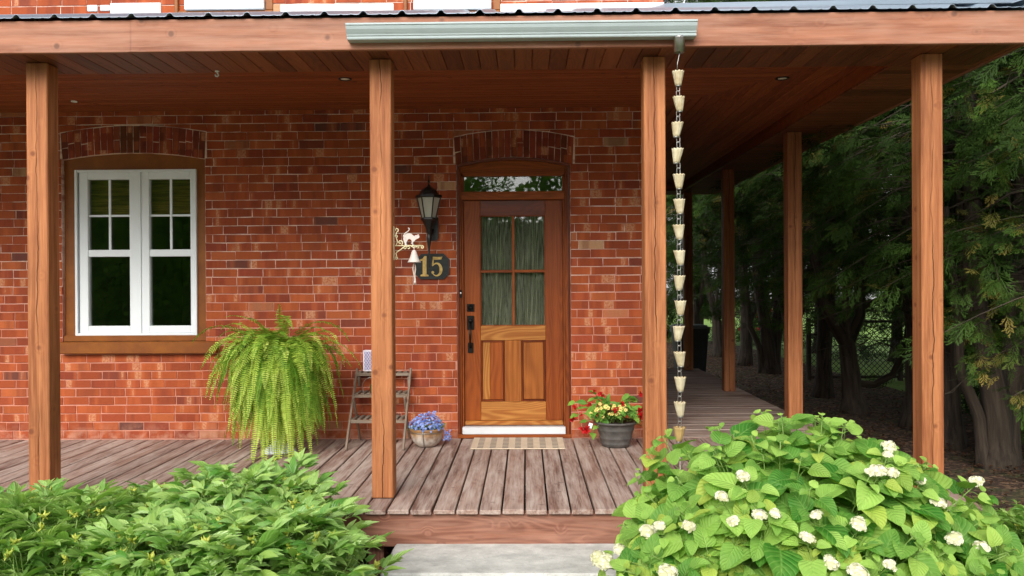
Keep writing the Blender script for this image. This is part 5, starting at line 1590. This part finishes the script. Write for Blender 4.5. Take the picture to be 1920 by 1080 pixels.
def trunk(stems):
    mb = MB()
    for pts, r0_, r1_ in stems:
        m_ = len(pts); P_ = [Vector(p) for p in pts]; Q = []; RR = []
        for i in range(m_ - 1):
            for k in range(4):
                t = k / 4; Q.append(P_[i].lerp(P_[i + 1], t)); g_ = (i + t) / (m_ - 1); RR.append(r0_ + (r1_ - r0_) * g_ + (.5 * r0_ * max(0, 1 - g_ * 9) if P_[0].z < .1 else 0))
        Q.append(P_[-1]); RR.append(r1_)
        Q2 = [q + Vector((mnoise.noise(q * 1.7 + Vector((r0_ * 90, 0, 0))), mnoise.noise(q * 1.7 + Vector((0, 5, r0_ * 50))), 0)) * .05 * min(1, i / 3) for i, q in enumerate(Q)]
        mb.tube(Q2, RR, 12, wob=.28)
    return mb
def twigs(mb, n_, zlo, zhi, Rm):
    for i in range(n_):
        az = rng.uniform(0, 6.28); h = rng.uniform(zlo, zhi); L = rng.uniform(.3, Rm); b = Vector((.05 * math.cos(az), .05 * math.sin(az), h)); pts = [b]
        d = Vector((math.cos(az), math.sin(az), rng.uniform(-.2, .35)))
        for k in range(5):
            d = (d + rv() * .28).normalized(); pts.append(pts[-1] + d * L / 5)
            if k > 1:
                e = pts[-1] + (d + rv() * .9).normalized() * L * .3; mb.tube([pts[-1], pts[-1].lerp(e, .5) + rv() * .02, e], [.004, .003, .0015], 4)
        mb.tube(pts, [.012, .009, .007, .005, .004, .002], 4)
crA = crown(1.9, 9.5, 1.55, 330, size=(.15, .30), spl=16); crB = crown(.3, 9.0, 1.7, 400, size=(.22, .42), spl=13)
cols_ = {}
tp = {}
tp['a'] = trunk([([(0, 0, -.05), (-.02, 0, .5), (-.10, .02, 1.1), (-.22, .05, 1.9), (-.25, .1, 3.2), (-.1, .1, 6)], .15, .05), ([(.05, .03, -.05), (.12, .05, .7), (.22, .1, 1.6), (.3, .15, 3), (.2, .1, 6)], .13, .05), ([(-.15, 0, .0), (-.22, -.02, .5), (-.42, -.05, .95), (-.5, -.1, 1.6), (-.55, -.1, 2.6)], .07, .03)])
tp['b'] = trunk([([(0, 0, -.05), (-.03, 0, .6), (-.05, 0, 1.0), (-.2, 0, 1.5), (-.32, .0, 2.2), (-.3, 0, 4)], .12, .05), ([(-.04, 0, .95), (.12, .02, 1.3), (.16, .05, 1.9), (.12, .1, 3), (.1, .1, 6)], .09, .04), ([(.0, 0, .8), (-.05, -.15, 1.2), (-.02, -.3, 1.9), (0, -.3, 2.8)], .05, .02)])
tp['c'] = trunk([([(0, 0, -.05), (-.04, 0, .5), (-.12, 0, 1.0), (-.4, 0, 1.5), (-.6, -.05, 2.2), (-.7, -.1, 3.4)], .15, .05), ([(-.1, 0, 1.0), (.05, .0, 1.4), (.1, .0, 2.1), (.15, 0, 3.5), (.1, .1, 6)], .09, .04), ([(-.08, 0, .9), (-.2, -.1, 1.5), (-.15, -.2, 2.4), (-.1, -.2, 3.2)], .06, .03),
                 ([(-.02, 0, .42), (.25, -.05, .40), (.5, -.1, .55), (.68, -.12, .9), (.72, -.15, 1.5), (.6, -.1, 2.2)], .06, .035), ([(.1, 0, 1.5), (.4, 0, 1.65), (.7, 0, 2.1), (.9, 0, 2.9)], .045, .02)])
tp['d'] = trunk([([(0, 0, -.05), (.02, 0, 1.0), (-.05, 0, 2.2), (.0, 0, 4), (0, 0, 7)], .13, .05), ([(.01, 0, .7), (.2, .1, 1.2), (.3, .1, 2.4), (.3, .1, 4)], .06, .03)])
for k in tp: twigs(tp[k], 26, .8, 3.2, 1.3)
TM = {}
def tree(kind, cr, x, Zd, rot, sc, lab, flat=1.0):
    e = empty('cedar_tree', (0, 0, 0))
    key = kind
    if key not in TM:
        tb = tp[kind].build('trunk', M['bark'], e); TM[key] = tb
    else: tb = TM[key].copy(); col.objects.link(tb); tb.parent = e
    ck = 'cr' + cr
    if ck not in TM:
        src = crA if cr == 'A' else crB
        c_ = src[0].build('crown', M['cedar'], e); l_ = src[1].build('limbs', M['bark'], e); TM[ck] = (c_, l_)
    else:
        c_, l_ = TM[ck]; c_ = c_.copy(); l_ = l_.copy()
        for q in (c_, l_): col.objects.link(q); q.parent = e
    for q in (c_, l_): q.rotation_euler = (0, 0, R(rot * 2.3 + 40))
    e.location = (x, CAMY + Zd, GZ); e.rotation_euler = (0, 0, 0); e.scale = (sc, sc, sc)
    if rot: tb.rotation_euler = (0, 0, R(rot % 40 - 20))
    tag(e, lab, 'cedar tree', 'cedars in the row beside the porch'); return e
tree('d', 'A', 5.0, 6.9, 20, .98, 'nearest cedar whose light-tinted branches reach in at the right edge of the picture')
tree('a', 'A', 4.72, 8.5, 0, 1.0, 'thick trunked cedar leaning left, right of the corner post')
tree('b', 'A', 4.80, 9.6, 0, 1.0, 'cedar forking into a Y at chest height, just right of the corner post')
tree('d', 'A', 4.95, 10.9, 55, 1.02, 'slim straight cedar mostly hidden behind the corner post')
tree('c', 'A', 4.72, 12.2, 0, 1.0, 'cedar with low curved side branch seen through the second bay of the side porch')
tree('d', 'A', 4.85, 13.9, 75, 1.05, 'dark straight cedar right of the second side post')
tree('b', 'A', 4.9, 15.6, 33, 1.05, 'cedar seen between the second and third side posts, nearer one')
tree('a', 'A', 5.0, 17.4, 61, 1.05, 'cedar seen between the second and third side posts, farther one')
tree('d', 'A', 5.0, 19.4, 90, 1.1, 'cedar at the rear of the row, right of the third side post')
tree('b', 'A', 4.9, 21.6, 15, 1.1, 'cedar at the rear of the row, left of the third side post')
tree('d', 'A', 4.7, 24.0, 47, 1.15, 'last cedar of the row, beyond the end of the porch')
# fuller cedars behind, which close the view
back = [(6.9, 8.5), (7.1, 10.2), (7.4, 12.2), (9.2, 15.2), (10.2, 17.5), (8.9, 20.5), (7.9, 23.0), (7.2, 25.6), (5.6, 27.4), (3.9, 27.8), (2.2, 27.6), (6.5, 6.0)]
wh = ['behind the thick leaning trunk', 'behind the forked cedar', 'behind the corner post', 'farthest right beyond the lattice', 'behind the lattice fence', 'left of the lattice fence', 'behind the rose bush', 'left of the rose bush', 'closing the view right of the bins', 'closing the view behind the bins', 'closing the view left of the bins', 'hidden behind the nearest cedar']
for i, ((x, Zd), s_) in enumerate(zip(back, wh)):
    tree('d', 'B', x, Zd, 31 * i % 87 + 1, 1.0 + .05 * (i % 4), 'full background cedar ' + s_)['group'] = 'background cedars'
# extra sprays, coloured lighter as if sunlit, hanging low at the right edge, from the nearest cedar
near = [o for o in col.objects if o.name.startswith('cedar_tree')][0]
def tuft(mb, c, n_, r_, sz=(.12, .2)):
    for i in range(n_):
        p = Vector(c) + rv() * r_ * rng.random(); d = (rv() + Vector((-.5, -.6, -.15))); spray(mb, p, d, Vector((0, 0, 1)) + rv() * .6, rng.uniform(*sz), (.35 + .65 * rng.random(), rng.random(), 0))  # sunlight put into the colour: tufts run lighter than the crown sprays
mb = MB(); mt_ = MB()
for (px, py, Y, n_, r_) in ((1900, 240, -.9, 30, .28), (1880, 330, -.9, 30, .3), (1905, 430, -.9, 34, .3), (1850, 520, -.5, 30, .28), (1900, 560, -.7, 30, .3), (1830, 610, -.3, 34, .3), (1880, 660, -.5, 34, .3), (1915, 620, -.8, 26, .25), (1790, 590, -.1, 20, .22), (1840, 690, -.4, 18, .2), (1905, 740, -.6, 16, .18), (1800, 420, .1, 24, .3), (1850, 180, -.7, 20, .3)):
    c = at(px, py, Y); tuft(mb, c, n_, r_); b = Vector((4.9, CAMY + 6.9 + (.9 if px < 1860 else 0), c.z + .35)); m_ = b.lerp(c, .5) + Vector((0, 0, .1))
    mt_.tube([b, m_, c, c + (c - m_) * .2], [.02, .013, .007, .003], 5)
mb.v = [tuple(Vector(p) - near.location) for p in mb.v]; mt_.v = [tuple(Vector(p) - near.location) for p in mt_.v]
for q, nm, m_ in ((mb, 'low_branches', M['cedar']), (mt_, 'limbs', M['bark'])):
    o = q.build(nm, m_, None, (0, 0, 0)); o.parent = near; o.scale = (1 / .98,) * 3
# sprays coloured lighter as if sunlit, above the second bay, on the cedar with the curved branch
near2 = [o for o in col.objects if o.get('label', '').startswith('cedar with low curved')][0]
mb = MB()
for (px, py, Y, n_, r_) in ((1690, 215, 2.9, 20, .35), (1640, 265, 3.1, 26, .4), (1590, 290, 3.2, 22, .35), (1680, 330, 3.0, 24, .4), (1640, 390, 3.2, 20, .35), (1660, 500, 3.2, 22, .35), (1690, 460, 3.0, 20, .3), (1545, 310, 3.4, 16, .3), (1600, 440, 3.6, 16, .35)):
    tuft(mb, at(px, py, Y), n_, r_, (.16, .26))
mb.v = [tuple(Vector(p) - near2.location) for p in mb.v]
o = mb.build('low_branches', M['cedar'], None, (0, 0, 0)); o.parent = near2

# ================================================================== lattice fence, rose bush, bins
fy = CAMY + 16.4
lf = empty('lattice_fence', (6.5, fy, GZ)); tag(lf, 'dark diagonal lattice fence on the lawn behind the cedar trunks', 'fence')
mb = MB(); xa, xb, za, zb = 5.5, 8.9, GZ + .05, .66
k = xa - 1.2
while k < xb:
    for d_ in (1, -1):
        p0 = Vector((k if d_ > 0 else k + (zb - za), fy + (.006 if d_ > 0 else -.006), za)); p1 = Vector((k + (zb - za) if d_ > 0 else k, p0.y, zb))
        def cx__(p, q):
            t0, t1 = 0.0, 1.0; dx_ = q.x - p.x
            for lim, s_ in ((xa, 1), (xb, -1)):
                a = (p.x - lim) * s_; b = (q.x - lim) * s_
                if a < 0 and b < 0: return None
                if a < 0: t0 = max(t0, a / (a - b))
                if b < 0: t1 = min(t1, a / (a - b))
            return (p.lerp(q, t0), p.lerp(q, t1)) if t1 - t0 > .03 else None
        c_ = cx__(p0, p1)
        if c_: mb.bar(c_[0], c_[1], .028, .006, .001)
    k += .105
mb.build('lattice_panel', M['bin'], lf)
mb = MB()
for z in (za - .03, zb): mb.box((xa, fy - .02, z), (xb, fy + .02, z + .05), .004)
mb.build('rail', M['bark'], lf)
for x in (5.45, 7.2, 8.95):
    mb = MB(); mb.box((x - .04, fy - .04, GZ - .1), (x + .04, fy + .04, zb + .1), .005, 2); mb.build('fence_post', M['bark'], lf)
rx_, ry_ = 5.95, CAMY + 21.2
rb_ = empty('rose_bush', (rx_, ry_, GZ)); tag(rb_, 'small bush with red blooms glimpsed far behind the cedar trunks', 'rose bush')
mb = MB(); mr = MB(); ms = MB()
for i in range(1500):
    d = rv(rng.uniform(-.2, 1)); p = Vector((rx_, ry_, GZ + .55)) + Vector((d.x * .75, d.y * .5, d.z * .6)) * rng.uniform(.6, 1); leaf(mb, p, rv(), rv(), .08, .05, 2, 1, rnd=(rng.random(), 0, 0))
for i in range(26):
    d = rv(rng.uniform(.1, 1)); p = Vector((rx_, ry_, GZ + .6)) + Vector((d.x * .75, -abs(d.y) * .5, d.z * .6))
    for k in range(10): leaf(mr, p, rv(), rv(), .055, .05, 2, 1)
for i in range(9): ms.tube([(rx_, ry_, GZ), (rx_ + rng.uniform(-.4, .4), ry_, GZ + .8)], .008, 5)
mb.build('foliage', M['roseleaf'], rb_); mr.build('blooms', M['red'], rb_); ms.build('stems', M['stem'], rb_)
def wbin(x, y, lab, h=1.05):
    e = empty('wheelie_bin', (x, y, GZ)); tag(e, lab, 'bin', 'wheelie bins behind the porch')
    z0 = GZ + .02; mb = MB(); vs = []
    for (z, w_, d_) in ((0, .21, .23), (.08, .22, .24), (h - .08, .27, .31), (h - .08, .29, .33), (h, .29, .33)): vs += [(x - w_, y - d_, z0 + z), (x + w_, y - d_, z0 + z), (x + w_, y + d_, z0 + z), (x - w_, y + d_, z0 + z)]
    fs = [(3, 2, 1, 0), (16, 17, 18, 19)] + [(j * 4 + i, j * 4 + (i + 1) % 4, j * 4 + 4 + (i + 1) % 4, j * 4 + 4 + i) for j in range(4) for i in range(4)]
    mb.face_set(vs, fs); mb.build('bin_body', M['bin'], e)
    mb = MB(); mb.box((x - .30, y - .35, z0 + h + .001), (x + .30, y + .33, z0 + h + .035), .015); mb.box((x - .26, y - .28, z0 + h + .035), (x + .26, y + .26, z0 + h + .06), .02); mb.build('lid', M['binlid'], e)
    mb = MB(); mb.tube([(x - .25, y + .37, z0 + h - .05), (x + .25, y + .37, z0 + h - .05)], .015, 8); mb.build('handle', M['bin'], e)
    for sx in (-1, 1):
        mb = MB(); mb.tube([(x + sx * .24, y + .24, GZ + .11), (x + sx * .29, y + .24, GZ + .11)], .11, 20); mb.build('wheel', M['black'], e)
wbin(2.92, CAMY + 15.15, 'dark wheelie bin with grey lid right of the last side post, seen through the passage')
wbin(2.20, CAMY + 15.2, 'dark wheelie bin left of the last side post, seen through the passage', 1.0)

# ================================================================== taller broadleaf trees
def broad(seed, H, Rx, nb=2600):
    mf = MB(); tr_ = MB()
    tr_.tube([(0, 0, -.1), (.05, 0, H * .25), (-.05, .05, H * .5), (0, 0, H * .85)], [.28, .22, .16, .04], 12, wob=.15)
    cl = []
    for i in range(46):
        d = rv(rng.uniform(-.7, 1)); k = rng.uniform(.35, 1); c_ = Vector((d.x * Rx * k, d.y * Rx * k, H * .6 + d.z * H * .36 * k)); cl.append((c_, rng.uniform(.55, 1.15), rng.random()))
        tr_.tube([(0, 0, H * rng.uniform(.25, .6)), c_ * .5 + Vector((0, 0, H * .28)), c_], [.07, .04, .012], 6)
    for i in range(nb * 3):
        c_, r_, b_ = rng.choice(cl); p = c_ + rv() * r_ * rng.random() ** .4
        n_ = rv(); u = n_.cross(Vector((.3, .2, .9))).normalized(); v = n_.cross(u); s_ = rng.uniform(.08, .15)
        mf.face_set([p - u * s_, p + v * s_ * .6, p + u * s_, p - v * s_ * .6], [(0, 1, 2, 3)], [(0, 0, 0)] * 4, (min(1, b_ * .5 + rng.random() * .5), .2, 0))
    return mf, tr_
bf, bt = broad(1, 13.0, 4.0)
BT = None
def btree(x, y, rot, sc, lab, grp):
    global BT
    e = empty('broadleaf_tree', (0, 0, 0))
    if BT is None: BT = (bt.build('trunk', M['bark'], e), bf.build('crown', M['maple'], e))
    else:
        for q in BT: c_ = q.copy(); col.objects.link(c_); c_.parent = e
    e.location = (x, y, GZ); e.rotation_euler.z = R(rot); e.scale = (sc,) * 3; tag(e, lab, 'tree', grp)
btree(11.6, CAMY + 33, 0, 1.1, 'tall bright broadleaf tree showing above the right part of the porch roof', 'tall trees beyond the cedars')
btree(17.5, CAMY + 36, 80, 1.15, 'tall broadleaf tree farthest right above the porch roof', 'tall trees beyond the cedars')
btree(9.6, CAMY + 46, 150, 1.1, 'distant thin broadleaf tree beside the upper corner of the brick house', 'tall trees beyond the cedars')
for (x, y, r_, s_, lab) in ((-11, -30, 20, .95, 'tree across the street, reflected at the left of the window panes'), (-3.5, -33, 100, .8, 'tree across the street, reflected in the right window sash'), (4.2, -31, 170, .80, 'tree across the street, reflected in the transom glass'), (12, -34, 250, .95, 'tree across the street, farthest from the house window')):
    btree(x, y, r_, s_, lab, 'trees across the street mirrored in the glass')
# unseen hedge across the street, one mass shaped to darken the glass reflections
mb = MB()
for i in range(52000):
    x = rng.uniform(-24, 24); p = Vector((x, -26 + rng.uniform(-1.2, 1.2), GZ + rng.random() * ((9.0 if x < -6 else 6.4 if x > 1 else 6.0) + 1.4 * mnoise.noise(Vector((x * .4, 0, 0)))))); n_ = rv(); u = n_.cross(Vector((.3, .2, .9))).normalized(); v = n_.cross(u); s_ = .11
    mb.face_set([p - u * s_, p + v * s_, p + u * s_, p - v * s_], [(0, 1, 2, 3)], [(0, 0, 0)] * 4, (rng.random(), .2, 0))
mb.box((-24, -26.6, GZ), (-6, -25.9, GZ + 7.8), .3); mb.box((-6, -26.6, GZ), (1, -25.9, GZ + 4.4), .3); mb.box((1.001, -26.6, GZ), (24, -25.9, GZ + 5.2), .3)  # solid cores added to block sky gaps in the reflections
o = mb.build('reflection_hedge', M['maple'], None, (0, -26, GZ)); tag(o, 'long leafy hedge across the street with added solid core, shaped to darken the window reflections', 'hedge', kind='stuff')
